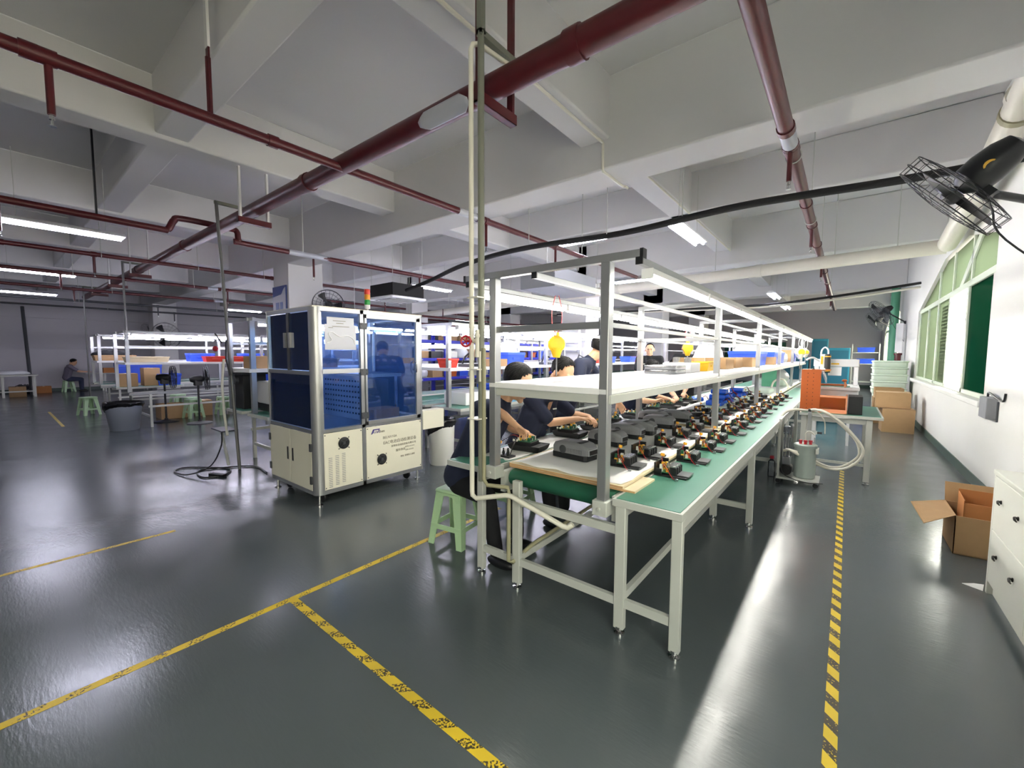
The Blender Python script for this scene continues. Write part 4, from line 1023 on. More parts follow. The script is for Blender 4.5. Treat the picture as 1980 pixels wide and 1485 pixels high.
# yellow spring balancers hung over the line
def balancer(x, y, zt, zc, lab, m_='bin_yellow', s=1.0):
    t = thing('spring_balancer', lab, 'tool balancer', (x, y, zc), .5, 'tool balancers above the line')
    R = Euler((PI/2, 0, 0)).to_matrix()
    b = MB().lathe([(.03*s, -.04*s), (.068*s, -.03*s), (.072*s, 0), (.068*s, .03*s), (.03*s, .04*s)], (0, 0, 0), 20, R); b.tube([(0, 0, -.03*s), (0, 0, -.11*s)], [.055*s, .028*s], 12); b.tube([(0, 0, .05*s), (0, 0, .095*s)], [.03*s, .02*s], 10)
    b.build('housing', m_, t)
    MB().lathe([(.045*s, .04*s), (.048*s, .046*s), (.02*s, .048*s)], (0, 0, 0), 16, Euler((PI/2, 0, 0)).to_matrix()).build('cover_disc', 'bin_yellow', t)
    for d in (-.022, .022):
        MB().tube(smooth_path([(d*.3, 0, .09*s), (d*1.6, 0, .15), (d*1.8, 0, (zt-zc)*.7), (d*.6, 0, zt-zc)], 5), .004, 6).build('sling', 'wire_red' if m_ == 'bin_yellow' else 'bag_white', t)
    MB().tube([(0, 0, -.1*s), (0, .0, -.26*s)], .008, 6).build('cable', 'chrome', t)
    return t
balancer(-1.87, 2.92, 2.06, 1.665, 'yellow tool balancer hanging behind the front cross beam', s=1.0)
balancer(-2.10, 7.35, 2.06, 1.70, 'yellow tool balancer hanging near the third left post', s=1.2)
balancer(-.862, 11.9, 2.0, 1.66, 'cream and yellow tool balancer hanging at the far aisle side, front one', 'pvc_white', 1.5)
balancer(-.862, 13.5, 2.0, 1.66, 'yellowish tool balancer hanging at the far aisle side, rear one', 'pvc_white', 1.2)
m_ = MB()
random.seed(4)
for k in range(7):
    a = random.uniform(0, 2*PI); m_.tube(smooth_path([(-1.95, 6.9, 2.04), (-1.95+.07*math.cos(a), 6.9+.07*math.sin(a), 1.92), (-1.95+.04*math.cos(a+1), 6.9+.05*math.sin(a), 1.8), (-1.95+.05*math.cos(a+2), 6.9, 1.88)], 4), .008, 6)
single('cable_bundle', m_, 'bag_white', 'tied bundle of white cable hanging from the worker side light rail', 'cable')
# ================================================================== stools, fans, bins
def stool(m_='stool_green'):
    t = thing('plastic_stool', 'x', 'stool')
    H, a, b = .46, .125, .175
    top = MB().rbox(-a-.012, a+.012, -a-.012, a+.012, H-.035, H, .03); top.build('seat', m_, t)
    for sx in (-1, 1):
        for s2 in (-1, 1):
            lg = MB(); rings = []
            for z, o in ((0, b), (.012, b-.002), (H-.03, a)):
                wd = .082 if z > .1 else .056; th = .012
                x, y = sx*o, s2*o
                poly = [(x, y), (x-sx*wd, y), (x-sx*wd, y-s2*th), (x-sx*th, y-s2*th), (x-sx*th, y-s2*wd), (x, y-s2*wd)]
                rings.append([(p[0], p[1], z) for p in poly])
            lg.loft(rings).build('leg', m_, t)
    for s in (-1, 1):
        # arched apron under the seat, and low rail
        for ax in 'xy':
            ap = MB()
            pts = []; n = 10
            for k in range(n+1):
                u = -1+2*k/n; pts.append((u*(a-.01), H-.035-.012-.06*abs(u)**2.5))
            poly = [(-a+.01, H-.03)]+pts[:]+[(a-.01, H-.03)]
            off = s*(a+.004)
            ap.prism(poly, off-.004, off+.004, 'y' if ax == 'x' else 'x'); ap.build('apron', m_, t)
            zr_ = .15; oo = a+(b-a)*(1-zr_/H)-.006
            (MB().box(-oo, oo, s*oo-.005, s*oo+.005, zr_-.02, zr_+.02) if ax == 'x' else MB().box(s*oo-.005, s*oo+.005, -oo, oo, zr_-.02, zr_+.02)).build('rail', m_, t)
    return t
st0 = stool(); gp = 'pale green plastic stools'
for i, (x, y, rz, lab) in enumerate([
    (-2.53, 2.42, .15, 'pale green plastic stool under the nearest worker'),
    (-2.58, 3.25, .1, 'pale green stool under the seated second worker'),
    (-15.0, 1.5, .35, 'pale green stool alone on the open floor left of the waste bin'),
    (-12.45, 3.05, .2, 'front pale green stool behind the black pole fan'),
    (-12.95, 3.15, .1, 'pale green stool just behind the front one by the pole fan'),
    (-12.6, 3.75, .1, 'pale green stool next to the test rack of the left line'),
    (-14.2, 3.15, .3, 'pale green stool in the shade under the distant line'),
    (-24.5, 1.92, .2, 'pale stool under the person sitting at the left wall'),
    (-2.55, 6.05, .1, 'pale green stool under the third seated worker'),
    (-2.58, 7.5, .1, 'pale green stool under the farthest seated worker')]):
    if i == 0: o = st0; o.location = (x, y, 0); o.rotation_euler = (0, 0, rz); o['label'] = lab; o['group'] = gp
    else: o = dup(st0, (x, y, 0), rz, lab, gp)

def fan_head(t, R=.36, cage='black_plastic', blade='black_plastic', motor='black_plastic', rings=4, spokes=18, dep=.07, nb=3, hub=.05, wire=1.0, ms=1.0):
    """axial fan facing local +Z, cage centre at origin, as parts of t"""
    c = MB()
    for z, rr in ((dep*.5, R*.97), (0, R), (-dep*.5, R*.97)): c.ring((0, 0, z), rr, .0045*(1+wire)/2, 40, 5)
    for k in range(1, rings):
        f = k/rings
        for s in (1, -1): c.ring((0, 0, s*dep*(.5+.5*(1-f*f)*.6)), R*f, .0025*wire, 30, 4)
    for k in range(spokes):
        a = 2*PI*k/spokes
        for s in (1, -1):
            c.tube([(R*f*math.cos(a), R*f*math.sin(a), s*dep*(.5+.5*(1-f*f)*.6)) for f in (.1, .4, .7, .97)], .0022*wire, 4)
        c.tube([(R*.97*math.cos(a), R*.97*math.sin(a), dep*.5), (R*.97*math.cos(a), R*.97*math.sin(a), -dep*.5)], .002, 4)
    c.build('cage', cage, t)
    b = MB(); b.lathe([(hub, -.03), (hub, .03), (hub*.7, .045)], (0, 0, 0), 16)
    for k in range(nb):
        a0 = 2*PI*k/nb; rows = []
        for f in (.12, .35, .6, .85):
            wd = .09+.26*f; row = []
            for j in range(6):
                u = -1+2*j/5; a = a0+u*wd; row.append((R*f*math.cos(a), R*f*math.sin(a), u*.025*(1-.3*f)))
            rows.append(row)
        vs = [v for r in rows for v in r]; fs = [(i*6+j, i*6+j+1, (i+1)*6+j+1, (i+1)*6+j) for i in range(3) for j in range(5)]
        b.add(vs, fs); b.add([(v[0], v[1], v[2]-.003) for v in vs], [f[::-1] for f in fs])
    b.build('blades', blade, t)
    m_ = MB(); m_.lathe([(r_*ms, -.035+(z_+.035)*ms) for r_, z_ in ((.03, -.035), (.06, -.06), (.085, -.09), (.09, -.16), (.08, -.24), (.055, -.30), (.02, -.31))], (0, 0, 0), 20)
    m_.build('motor', motor, t, bevel=.002)
def orient(n, up=(0, 0, 1)):
    z = Vector(n).normalized(); x = Vector(up).cross(z).normalized(); y = z.cross(x)
    return Matrix((x, y, z)).transposed()
def wall_fan(c, n, base, label, R=.36, cage='black_plastic', group='wall fans', drop=.11, armr=.017, **kw):
    t = thing('wall_fan', label, 'fan', c, 0, group)
    Rm = orient(n); t.rotation_euler = Rm.to_euler()
    fan_head(t, R, cage, **kw)
    inv = Rm.transposed(); B = inv @ (Vector(base)-Vector(c))
    J = Vector((0, 0, -.2)) + inv @ Vector((0, 0, -drop))
    m_ = MB().tube([Vector((0, 0, -.2)), J], .022, 8); m_.cbox(tuple(J), (.07, .07, .07)); m_.tube([J, J+(B-J)*.6+inv @ Vector((0, 0, .0)), B], armr, 10); m_.ball(tuple(B), .05, 10, 6)
    m_.build('arm', 'black_plastic', t)
    cd_ = MB().tube(smooth_path([J, J+inv @ Vector((.03, 0, -.12)), J+inv @ Vector((.1, .02, -.3)), B+inv @ Vector((-.02, -.05, -.55))], 6), .006, 6).build('cord', 'black_plastic', t)
    return t
nf = wall_fan((.487, 3.98, 2.625), (-.70, .21, -.63), (1.27, 4.55, 2.50), 'large black wall fan close to the camera, high above the white drawer cabinet', R=.335, rings=5, spokes=24, dep=.12, wire=.55, ms=1.2, drop=.16, armr=.024)
m_ = MB(); zz = []
for k in range(11):
    a0 = -1.3+2.6*k/10; w1 = .016*math.cos(a0*.9)
    zz.append(((.032*math.cos(a0), .032*math.sin(a0)), ((.032-w1)*math.cos(a0), (.032-w1)*math.sin(a0)*.95)))
poly = [p[0] for p in zz]+[p[1] for p in zz[::-1]]
Rv = nf.rotation_euler.to_matrix().transposed(); vd = Rv @ (Vector((0, 0, 1.58))-Vector(nf.location)); an = math.atan2(vd.y, vd.x)
m_.loft([[(math.cos(an)*.104-math.sin(an)*p[0], math.sin(an)*.104+math.cos(an)*p[0], -.20+p[1]) for p in poly], [(math.cos(an)*.109-math.sin(an)*p[0], math.sin(an)*.109+math.cos(an)*p[0], -.20+p[1]) for p in poly]])
m_.build('crescent_badge', 'comp_yellow', nf)
wall_fan((.72, 16.4, 2.83), (-.75, -.25, -.55), (1.28, 16.6, 2.55), 'black wall fan beyond the first window, upper one', R=.42, cage='dark_grey', spokes=24)
wall_fan((.80, 22.0, 2.92), (-.75, -.25, -.55), (1.28, 22.2, 2.7), 'black wall fan beyond the first window, lower and farther one', R=.42, cage='dark_grey', spokes=24)
wall_fan((-9.75, 5.13, 2.74), (.80, -.52, -.22), (-10.17, 5.2, 3.02), 'black fan on the white column just above the blue windowed machine', R=.36, cage='dark_grey', spokes=22)
wall_fan((-11.35, 4.75, 2.62), (-.3, -.9, -.2), (-10.97, 4.9, 2.8), 'grey fan on the far side of the column with the blue sign', R=.34, cage='mid_grey', spokes=20)
wall_fan((-22.7, 4.75, 2.32), (.75, -.6, -.2), (-23.08, 4.9, 2.4), 'black fan on the distant left column, facing the open floor', R=.55, cage='dark_grey', spokes=20)
wall_fan((-24.5, 4.5, 2.4), (-.5, -.8, -.25), (-23.95, 4.7, 2.5), 'grey fan behind the distant left column', R=.5, cage='mid_grey', spokes=20)

def pole_fan(x, y, n, zc, label, blade='black_plastic', bx=None):
    t = thing('pedestal_fan', label, 'fan', (x, y, 0), 0, 'pedestal fans')
    b = MB().lathe([(.24, 0), (.24, .015), (.10, .03), (.04, .05), (.03, .08)], (0, 0, 0), 20); b.build('base', 'black_plastic', t)
    MB().tube([(0, 0, .05), (0, 0, zc-.12)], .02, 10).build('pole', 'black_plastic', t)
    Rm = orient(n); c = Vector((0, 0, zc))+Rm @ Vector((0, 0, .16))
    sub = MB(); tmp = MB()
    h = thing('tmp', 'x', 'x')
    fan_head(h, .26, 'black_plastic', blade, 'black_plastic', 4, 20, .07)
    for ch in list(h.children):
        me = ch.data; me.transform(Matrix.Translation(c) @ Rm.to_4x4()); ch.parent = t
    bpy.data.objects.remove(h)
    m_ = MB(); m_.box(-.07, .07, -.07, .07, zc-.15, zc-.02); m_.build('control_box', 'black_plastic', t, bevel=.01)
    return t
pole_fan(-12.2, 2.47, (.35, .93, .0), 1.02, 'black pedestal fan with blue blades beside the distant bench', 'fan_blue')
pole_fan(-11.36, 2.89, (.2, .97, .05), 1.0, 'black pedestal fan seen edge on in front of the stacked stools')

def waste_bin(x, y, r0, r1, h, m_, label, liner='bag_black'):
    t = thing('waste_bin', label, 'waste bin', (x, y, 0))
    MB().lathe([(r0*.96, 0), (r0, .01), (r1, h), (r1+.012, h), (r1+.012, h-.02), (r1-.004, h-.008), (r0-.006, .012)], (0, 0, 0), 28).build('body', m_, t)
    rnd = random.Random(3); l = MB(); rings = []
    for z, rr, am in ((h*.72, r1*.94, .02), (h*.82, r1+.012, .03), (h-.005, r1+.016, .01), (h+.012, r1+.006, .01), (h-.02, r1-.03, .02), (h*.5, r1*.7, .02)):
        rings.append([((rr+am*rnd.random())*math.cos(2*PI*k/28), (rr+am*rnd.random())*math.sin(2*PI*k/28), z+(.09*math.sin(k*.25+1) if am == .03 or z < h*.75 and z > h*.6 else 0)+.01*rnd.random()) for k in range(28)])
    l.loft(rings).build('liner', liner, t)
    return t
waste_bin(-11.55, 1.66, .23, .30, .56, 'bin_grey', 'large grey waste bin with black liner beside the distant line')
waste_bin(-4.52, 4.02, .17, .19, .64, 'bin_cream', 'white waste bin with black liner behind the blue windowed machine')

# ================================================================== right-hand side of the near aisle
dk = thing('work_desk', 'grey steel desk with green top carrying the orange guard, across the aisle end', 'desk', (-.03, 7.1, 0))
Wd = dict(parent=dk, world=True)
m_ = MB().box(-.45, .375, 6.55, 7.9, .812, .846); m_.m = 1; m_.box(-.43, .355, 6.57, 7.88, .846, .85); m_.build('desk_top', ['grey_steel', 'green_mat'], bevel=.003, **Wd)
for x in (-.40, .25):
    for y in (6.62, 7.75):
        l_ = MB().box(x-.03, x+.03, y-.03, y+.03, .04, .80).build('leg', 'grey_steel', bevel=.003, **Wd)
        MB().lathe([(.035, 0), (.035, .015), (.012, .02), (.012, .045)], (x, y, 0), 12).build('foot', 'chrome', l_).location = -dk.location
for a in (6.62, 7.75): MB().box(-.37, .22, a-.015, a+.015, .74, .80).build('apron_bar', 'grey_steel', **Wd)
for x in (-.40, .25): MB().box(x-.015, x+.015, 6.65, 7.72, .2, .24).build('side_bar', 'grey_steel', **Wd)
MB().box(-.37, .22, 6.61, 6.64, .22, .25).build('front_bar', 'grey_steel', **Wd)
# orange perforated guard
og = thing('machine_guard', 'orange perforated guard with an upright plate and open tray on the green desk', 'guard', (-.2, 6.75, .85))
m_ = MB().box(-.455, -.245, 6.66, 6.668, .855, 1.40); m_.box(-.455, -.447, 6.668, 6.95, .855, 1.40); m_.box(-.455, -.15, 6.66, 6.95, 1.392, 1.40)
up_ = m_.build('upright_plate', 'orange_sheet', og, True, bevel=.002)
m_ = MB()
for j in range(2):
    for k in range(10): m_.lathe([(.005, 0), (.005, .002)], (-.385+j*.06, 6.6595, .90+k*.05), 8, Euler((PI/2, 0, 0)).to_matrix())
m_.build('perforation', 'black_matte', up_).location = -og.location
m_ = MB().box(-.245, .03, 6.62, 6.63, .853, .90); m_.box(-.46, .03, 6.60, 6.63, .853, .866); m_.box(.015, .03, 6.63, 6.95, .853, 1.075); m_.box(-.245, .03, 6.63, 6.95, .853, .858)
m_.build('tray', 'pale_orange', og, True, bevel=.002)
m_ = MB().box(-.245, .015, 6.63, 6.634, .90, 1.05); m_.build('tray_window', 'orange_acrylic', og, True)
m_ = MB().box(-.245, .03, 6.628, 6.64, 1.05, 1.075); m_.build('top_strip', 'pale_orange', og, True)
bb = thing('control_box', 'black steel control box on the green desk right of the orange tray', 'box', (.11, 6.75, .85))
MB().box(.042, .178, 6.64, 7.0, .852, 1.075).build('body', 'black_matte', bb, True, bevel=.004); MB().box(.048, .172, 6.636, 6.64, .86, 1.068).build('front_panel', 'black_plastic', bb, True)
# white gantry dispenser
rb = thing('dispensing_robot', 'white gantry robot with a dispensing head, on the desk behind the orange guard', 'robot', (-.08, 7.4, .85))
m_ = MB().box(-.36, .14, 7.05, 7.85, .852, 1.12); m_.build('base', 'white_board', rb, True, bevel=.008)
m_ = MB().box(-.38, .15, 7.0, 7.8, 1.122, 1.165); m_.build('bed', 'white_board', rb, True, bevel=.005)
for x in (-.36, .085): MB().box(x, x+.05, 7.45, 7.53, 1.165, 1.53).build('gantry_post', 'white_board', rb, True, bevel=.006)
m_ = MB().box(-.37, .14, 7.44, 7.54, 1.425, 1.53); gb = m_.build('gantry_beam', 'white_board', rb, True, bevel=.008)
MB().box(-.17, -.08, 7.435, 7.44, 1.455, 1.475).build('yellow_label', 'bin_yellow', gb).location = -rb.location
MB().box(-.20, -.05, 7.43, 7.438, 1.30, 1.42).build('paper_note', 'white_board', gb).location = -rb.location
m_ = MB().box(-.295, -.235, 7.36, 7.44, 1.36, 1.60); hd = m_.build('head', 'white_board', rb, True, bevel=.006)
MB().box(-.285, -.262, 7.352, 7.36, 1.46, 1.57).build('yellow_label', 'bin_yellow', hd).location = -rb.location
m_ = MB().lathe([(.034, 1.34), (.036, 1.36), (.036, 1.58), (.03, 1.60)], (-.21, 7.36, 0), 16); sy_ = m_.build('syringe_barrel', 'black_plastic', rb, True)
m_ = MB()
for z in (1.36, 1.56): m_.lathe([(.038, z), (.038, z+.015)], (-.21, 7.36, 0), 16)
m_.build('barrel_ring', 'comp_yellow', sy_).location = -rb.location
m_ = MB().tube([(-.25, 7.36, 1.36), (-.22, 7.34, 1.26), (-.21, 7.33, 1.20)], [.025, .018, .006], 10); m_.build('nozzle', 'comp_silver', rb, True)
MB().tube(smooth_path([(-.29, 7.4, 1.58), (-.28, 7.4, 1.66), (-.245, 7.4, 1.695), (-.21, 7.39, 1.66), (-.205, 7.37, 1.58)], 6), .010, 8).build('air_hose', 'bag_white', rb, True)
m_ = MB().box(-.30, .05, 7.05, 7.25, 1.167, 1.175); m_.build('fixture_plate', 'green_mat', rb, True)
m_ = MB().box(-.30, .02, 7.08, 7.12, 1.176, 1.20); m_.build('fixture_bar', 'orange_sheet', rb, True)
m_ = MB().tube(smooth_path([(-.45, 7.3, 1.52), (-.38, 7.35, 1.55), (-.30, 7.4, 1.50)], 5), .014, 8); m_.build('air_hose', 'bag_white', rb, True)
t = thing('clamp_lamp', 'white work lamp arm clamped over the orange upright plate', 'lamp', (-.30, 6.8, 1.40))
MB().tube([(-.46, 6.7, 1.26), (-.40, 6.72, 1.345), (-.335, 6.74, 1.355)], .012, 8).build('arm', 'bag_white', t, True)
MB().tube([(-.335, 6.74, 1.36), (-.29, 6.74, 1.37), (-.21, 6.74, 1.402)], [.012, .018, .018], 8).build('lamp_head', 'bag_white', t, True)
MB().ball((-.335, 6.74, 1.40), .018, 8, 6).build('clamp', 'black_plastic', t, True)
t = thing('orange_clip', 'orange clip standing on the black box edge by the dispenser', 'clip', (.0, 6.98, 1.08))
MB().tube([(.0, 7.0, 1.167), (.0, 6.98, 1.22), (-.01, 6.97, 1.25)], .012, 8).build('stem', 'pale_orange', t, True); MB().ball((-.01, 6.97, 1.255), (.03, .02, .018), 10, 6).build('jaw', 'orange_sheet', t, True)
# chiller cylinder on a small dolly with hoses
dl = thing('dolly', 'low grey steel dolly on casters under the green desk', 'dolly', (-.4, 6.2, 0))
m_ = MB().box(-.62, -.19, 6.02, 6.38, .062, .085); m_.build('plate', 'grey_steel', dl, True, bevel=.002)
for x in (-.60, -.22):
    for y in (6.05, 6.34):
        MB().lathe([(.026, -.012), (.03, -.006), (.03, .006), (.026, .012)], (x, y, .032), 12, Euler((PI/2, 0, 0)).to_matrix()).build('caster', 'black_plastic', dl, True)
m_ = MB()
for x, y in ((-.60, 6.04), (-.60, 6.36)): m_.box(x-.012, x+.012, y-.012, y+.012, .085, .80)
m_.box(-.612, -.588, 6.04, 6.36, .78, .80); m_.build('push_frame', 'grey_steel', dl, True)
cyl = thing('chiller_drum', 'grey cylindrical drum with lid standing on the dolly', 'drum', (-.345, 6.2, .085))
MB().lathe([(.105, .088), (.112, .095), (.112, .46), (.105, .465)], (-.345, 6.2, 0), 28).build('body', 'cyl_grey', cyl, True)
MB().lathe([(.120, .455), (.122, .465), (.122, .492), (.112, .50), (.09, .502)], (-.345, 6.2, 0), 28).build('lid', 'cyl_grey', cyl, True)
m_ = MB()
for k, (dx, dy) in enumerate(((-.05, -.03), (0, -.04), (.05, -.02))): m_.lathe([(.016, .502), (.016, .53), (.02, .535), (.02, .55)], (-.345+dx, 6.2+dy, 0), 10)
m_.build('valve_knob', 'red_valve', cyl, True)
MB().tube(smooth_path([(-.345, 6.2, .50), (-.35, 6.2, .62), (-.31, 6.2, .66), (-.26, 6.2, .62)], 5), .008, 8).build('pipe', 'comp_white', cyl, True)
m_ = MB().box(-.24, -.21, 6.12, 6.26, .40, .46); m_.build('bracket', 'grey_steel', cyl, True)
pm = thing('pump_unit', 'dark pump unit with fittings on the dolly beside the drum', 'pump', (-.53, 6.2, .085))
MB().lathe([(.06, -.1), (.065, -.09), (.065, .09), (.06, .1)], (-.53, 6.2, .16), 16, Euler((PI/2, 0, 0)).to_matrix()).build('motor', 'black_plastic', pm, True)
MB().box(-.57, -.49, 6.12, 6.28, .225, .32).build('valve_block', 'comp_silver', pm, True, bevel=.004)
m_ = MB()
for k in range(3): m_.lathe([(.012, .32), (.012, .62+.05*k), (.02, .63+.05*k), (.02, .70)], (-.55+k*.03, 6.16+.03*k, 0), 8)
m_.build('riser', 'comp_silver', pm, True)
m_ = MB().box(-.57, -.5, 6.1, 6.16, .62, .70); m_.build('filter_bowl', 'clear_plastic', pm, True)
hs = thing('hose_bundle', 'thick pale grey hoses looping out from the desk edge over the aisle tape', 'hose', (-.2, 6.4, .85))
for k, (pts, r) in enumerate([
    ([(-.34, 6.58, .872), (-.25, 6.45, .90), (-.15, 6.4, .872), (-.02, 6.4, .77), (.08, 6.4, .66), (.18, 6.4, .52), (.20, 6.4, .42), (.15, 6.4, .31), (.03, 6.4, .21), (-.12, 6.4, .19), (-.28, 6.3, .27), (-.42, 6.1, .38), (-.5, 6.1, .42), (-.56, 6.12, .40)], .016),
    ([(-.36, 6.6, .872), (-.27, 6.46, .905), (-.15, 6.43, .855), (.0, 6.43, .72), (.12, 6.43, .58), (.165, 6.43, .46), (.15, 6.43, .36), (.02, 6.43, .235), (-.12, 6.4, .215), (-.28, 6.28, .30), (-.42, 6.12, .40), (-.54, 6.14, .42)], .013),
    ([(-.36, 6.57, .87), (-.5, 6.5, .88), (-.6, 6.5, .83), (-.66, 6.5, .72)], .016),
    ([(-.3, 6.55, .872), (-.24, 6.45, .86), (-.18, 6.45, .76), (-.17, 6.5, .6)], .007)]):
    MB().tube(smooth_path(pts, 7), r, 10).build('hose', 'pvc_white', hs, True)
m_ = MB().box(-.355, -.325, 6.52, 6.62, .855, .895); m_.build('hose_clip', 'black_plastic', hs, True)
t = thing('upright_bar', 'grey aluminium upright standing at the front edge of the green desk', 'post', (-.335, 6.52, .1))
MB().box(-.355, -.315, 6.505, 6.545, .6, .862).build('bar', 'aluminium', t, True, bevel=.003); MB().box(-.37, -.25, 6.5, 6.55, .58, .62).build('bracket', 'grey_steel', t, True)
MB().lathe([(.012, 0), (.014, .05)], (-.25, 6.525, .6), 10, Euler((0, PI/2, 0)).to_matrix()).build('fitting', 'black_plastic', t, True)
t = thing('bottle', 'clear bottle with red cap on the floor below the near line by the dolly', 'bottle', (-.70, 6.3, 0))
MB().lathe([(.04, 0), (.042, .01), (.042, .2), (.018, .23), (.018, .245)], (0, 0, 0), 16).build('body', 'clear_plastic', t); MB().lathe([(.024, .24), (.024, .275)], (0, 0, 0), 12).build('cap', 'red_valve', t)
single('power_cable', MB().tube(smooth_path([(-.6, 6.1, .3), (-.55, 6.0, .15), (-.45, 5.97, .10), (-.3, 5.97, .075), (-.15, 5.98, .09)], 6), .006, 6), 'wire_black', 'black cable drooping over the front of the dolly', 'cable')
# blue boxes under the desk behind
m_ = MB().rbox(-.62, -.1, 12.3, 13.0, 0, .62, .04); single('storage_tub', m_, 'teal', 'teal tub on the floor behind the green desk legs', 'tub')
m_ = MB(); 
wt = thing('side_table', 'pale low table standing behind the desk in the aisle', 'table', (.0, 9.6, 0))
MB().box(-.45, .10, 9.3, 9.9, .43, .46).build('table_top', 'white_board', wt, True, bevel=.004)
for x in (-.42, .07):
    for y in (9.33, 9.87): MB().box(x-.02, x+.02, y-.02, y+.02, 0, .43).build('leg', 'white_board', wt, True)

# cartons and foam stack along the window wall
obox('cardboard_box', .87, 11.85, 0, .50, .55, .48, 'cardboard', 'large brown carton on the floor against the window wall', 'box', 'brown cartons by the window wall', .04, True)
obox('cardboard_box', .80, 12.0, .49, .55, .55, .32, 'cardboard', 'brown carton stacked on the lower one by the window wall', 'box', 'brown cartons by the window wall', -.03, True)
obox('cardboard_box', .78, 13.2, 0, .5, .5, .60, 'cardboard', 'brown carton behind the stacked pair at the wall', 'box', 'brown cartons by the window wall', .02, True)
obox('cardboard_box', .80, 13.2, .61, .5, .5, .22, 'cardboard', 'brown carton with flaps raised below the foam stack', 'box', 'brown cartons by the window wall', .02, False)
for k in range(5):
    m_ = MB().rbox(.53+.008*(k % 2), 1.17-.008*(k % 2), 13.9, 14.7, .62+.168*k, .62+.168*k+.15, .04); m_.rbox(.51, 1.19, 13.88, 14.72, .62+.168*k+.12, .62+.168*k+.165, .05)
    single('foam_box', m_, 'foam_white', ['lowest', 'second', 'middle', 'fourth', 'topmost'][k]+' pale green foam box in the stack by the window wall', 'box', 'pale foam boxes in the stack')
m_ = MB().box(.56, 1.14, 13.95, 14.65, 0, .60); single('pallet_crate', m_, 'foam_white', 'pale crate under the stack of foam boxes', 'crate', bevel=.02)
# open carton in the foreground
ob = thing('cardboard_box', 'open brown carton with a raised flap on the floor beside the drawer cabinet', 'box', (.86, 4.98, 0), 0)
b = MB(); X0, X1, Y0, Y1, H = -.125, .33, -.23, .23, .31; tt = .006
b.box(X0, X1, Y0, Y1, .001, tt); b.box(X0, X1, Y0, Y0+tt, .0, H); b.box(X0, X1, Y1-tt, Y1, 0, H); b.box(X0, X0+tt, Y0, Y1, 0, H); b.box(X1-tt, X1, Y0, Y1, 0, H)
b.build('body', ['cardboard'], ob)
f = MB(); f.loft([[(X0, Y0, H), (X0, Y1, H), (X0+.004, Y1, H+.005), (X0+.004, Y0, H+.005)], [(X0-.19, Y0-.12, H-.075), (X0-.23, Y1-.13, H-.03), (X0-.228, Y1-.13, H-.025), (X0-.188, Y0-.12, H-.07)]])
f.build('flap', 'cardboard', ob)
f = MB(); f.loft([[(X0, Y1, H), (X1, Y1, H), (X1, Y1+.005, H), (X0, Y1+.005, H)], [(X0, Y1+.05, H+.16), (X1, Y1+.05, H+.16), (X1, Y1+.055, H+.16), (X0, Y1+.055, H+.16)]]); f.build('flap', 'cardboard', ob)
inn = thing('cardboard_box', 'smaller open brown box sitting inside the open carton', 'box', (.98, 5.0, .2), -.05)
b = MB(); X0, X1, Y0, Y1 = -.18, .18, -.17, .17
b.box(X0, X1, Y0, Y1, -.02, -.014); b.box(X0, X1, Y0, Y0+tt, -.02, .20); b.box(X0, X1, Y1-tt, Y1, -.02, .24); b.box(X0, X0+tt, Y0, Y1, -.02, .22); b.box(X1-tt, X1, Y0, Y1, -.02, .22)
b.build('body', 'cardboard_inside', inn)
# white drawer cabinet, front facing the aisle
cb = thing('drawer_cabinet', 'white drawer cabinet with dark cup handles against the right wall', 'cabinet', (1.03, 3.1, 0))
cx0, cx1, cy0, cy1, ch = .80, 1.268, 1.2, 4.11, .835
MB().box(cx0+.02, cx1, cy0, cy1, .085, ch-.03).build('carcass', 'cabinet_white', cb, True)
MB().box(cx0-.004, cx1, cy0-.01, cy1+.01, ch-.03, ch).build('top', 'cabinet_white', cb, True, bevel=.004)
MB().box(cx0+.03, cx1, cy0+.02, cy1-.02, 0, .085).build('plinth', 'cabinet_white', cb, True)
MB().box(cx0, cx0+.03, cy1-.03, cy1, 0, ch-.03).build('side_stile', 'cabinet_white', cb, True, bevel=.002)
ny = 4; wy = (cy1-.03-cy0)/ny
for j in range(ny):
    for k, (za, zb_) in enumerate(((.09, .44), (.446, ch-.036))):
        ya, yb_ = cy1-.034-(j+1)*wy+.004, cy1-.034-j*wy
        d = MB().box(cx0, cx0+.02, ya, yb_, za, zb_).build('drawer', 'cabinet_white', cb, True, bevel=.003)
        for yy in (yb_-.16, ya+.22):
            zz = za+(zb_-za)*.62
            h = MB().ball((cx0-.003, yy, zz), (.006, .010, .013), 10, 6); h.tube(smooth_path([(cx0-.005, yy, zz+.002), (cx0-.018, yy-.008, zz+.006), (cx0-.022, yy-.036, zz-.002), (cx0-.018, yy-.048, zz-.007)], 4), [.006]*9+[.004]*4, 8)
            h.build('handle', 'handle_dark', d).location = -cb.location
single('paper_scrap', MB().loft([[(.70, 4.15, .001), (.79, 4.10, .001), (.80, 4.14, .03), (.76, 4.17, .012)], [(.70, 4.152, .003), (.79, 4.102, .003), (.80, 4.142, .032), (.76, 4.172, .014)]]), 'paper_white', 'small white paper scrap on the floor at the cabinet corner', 'scrap')
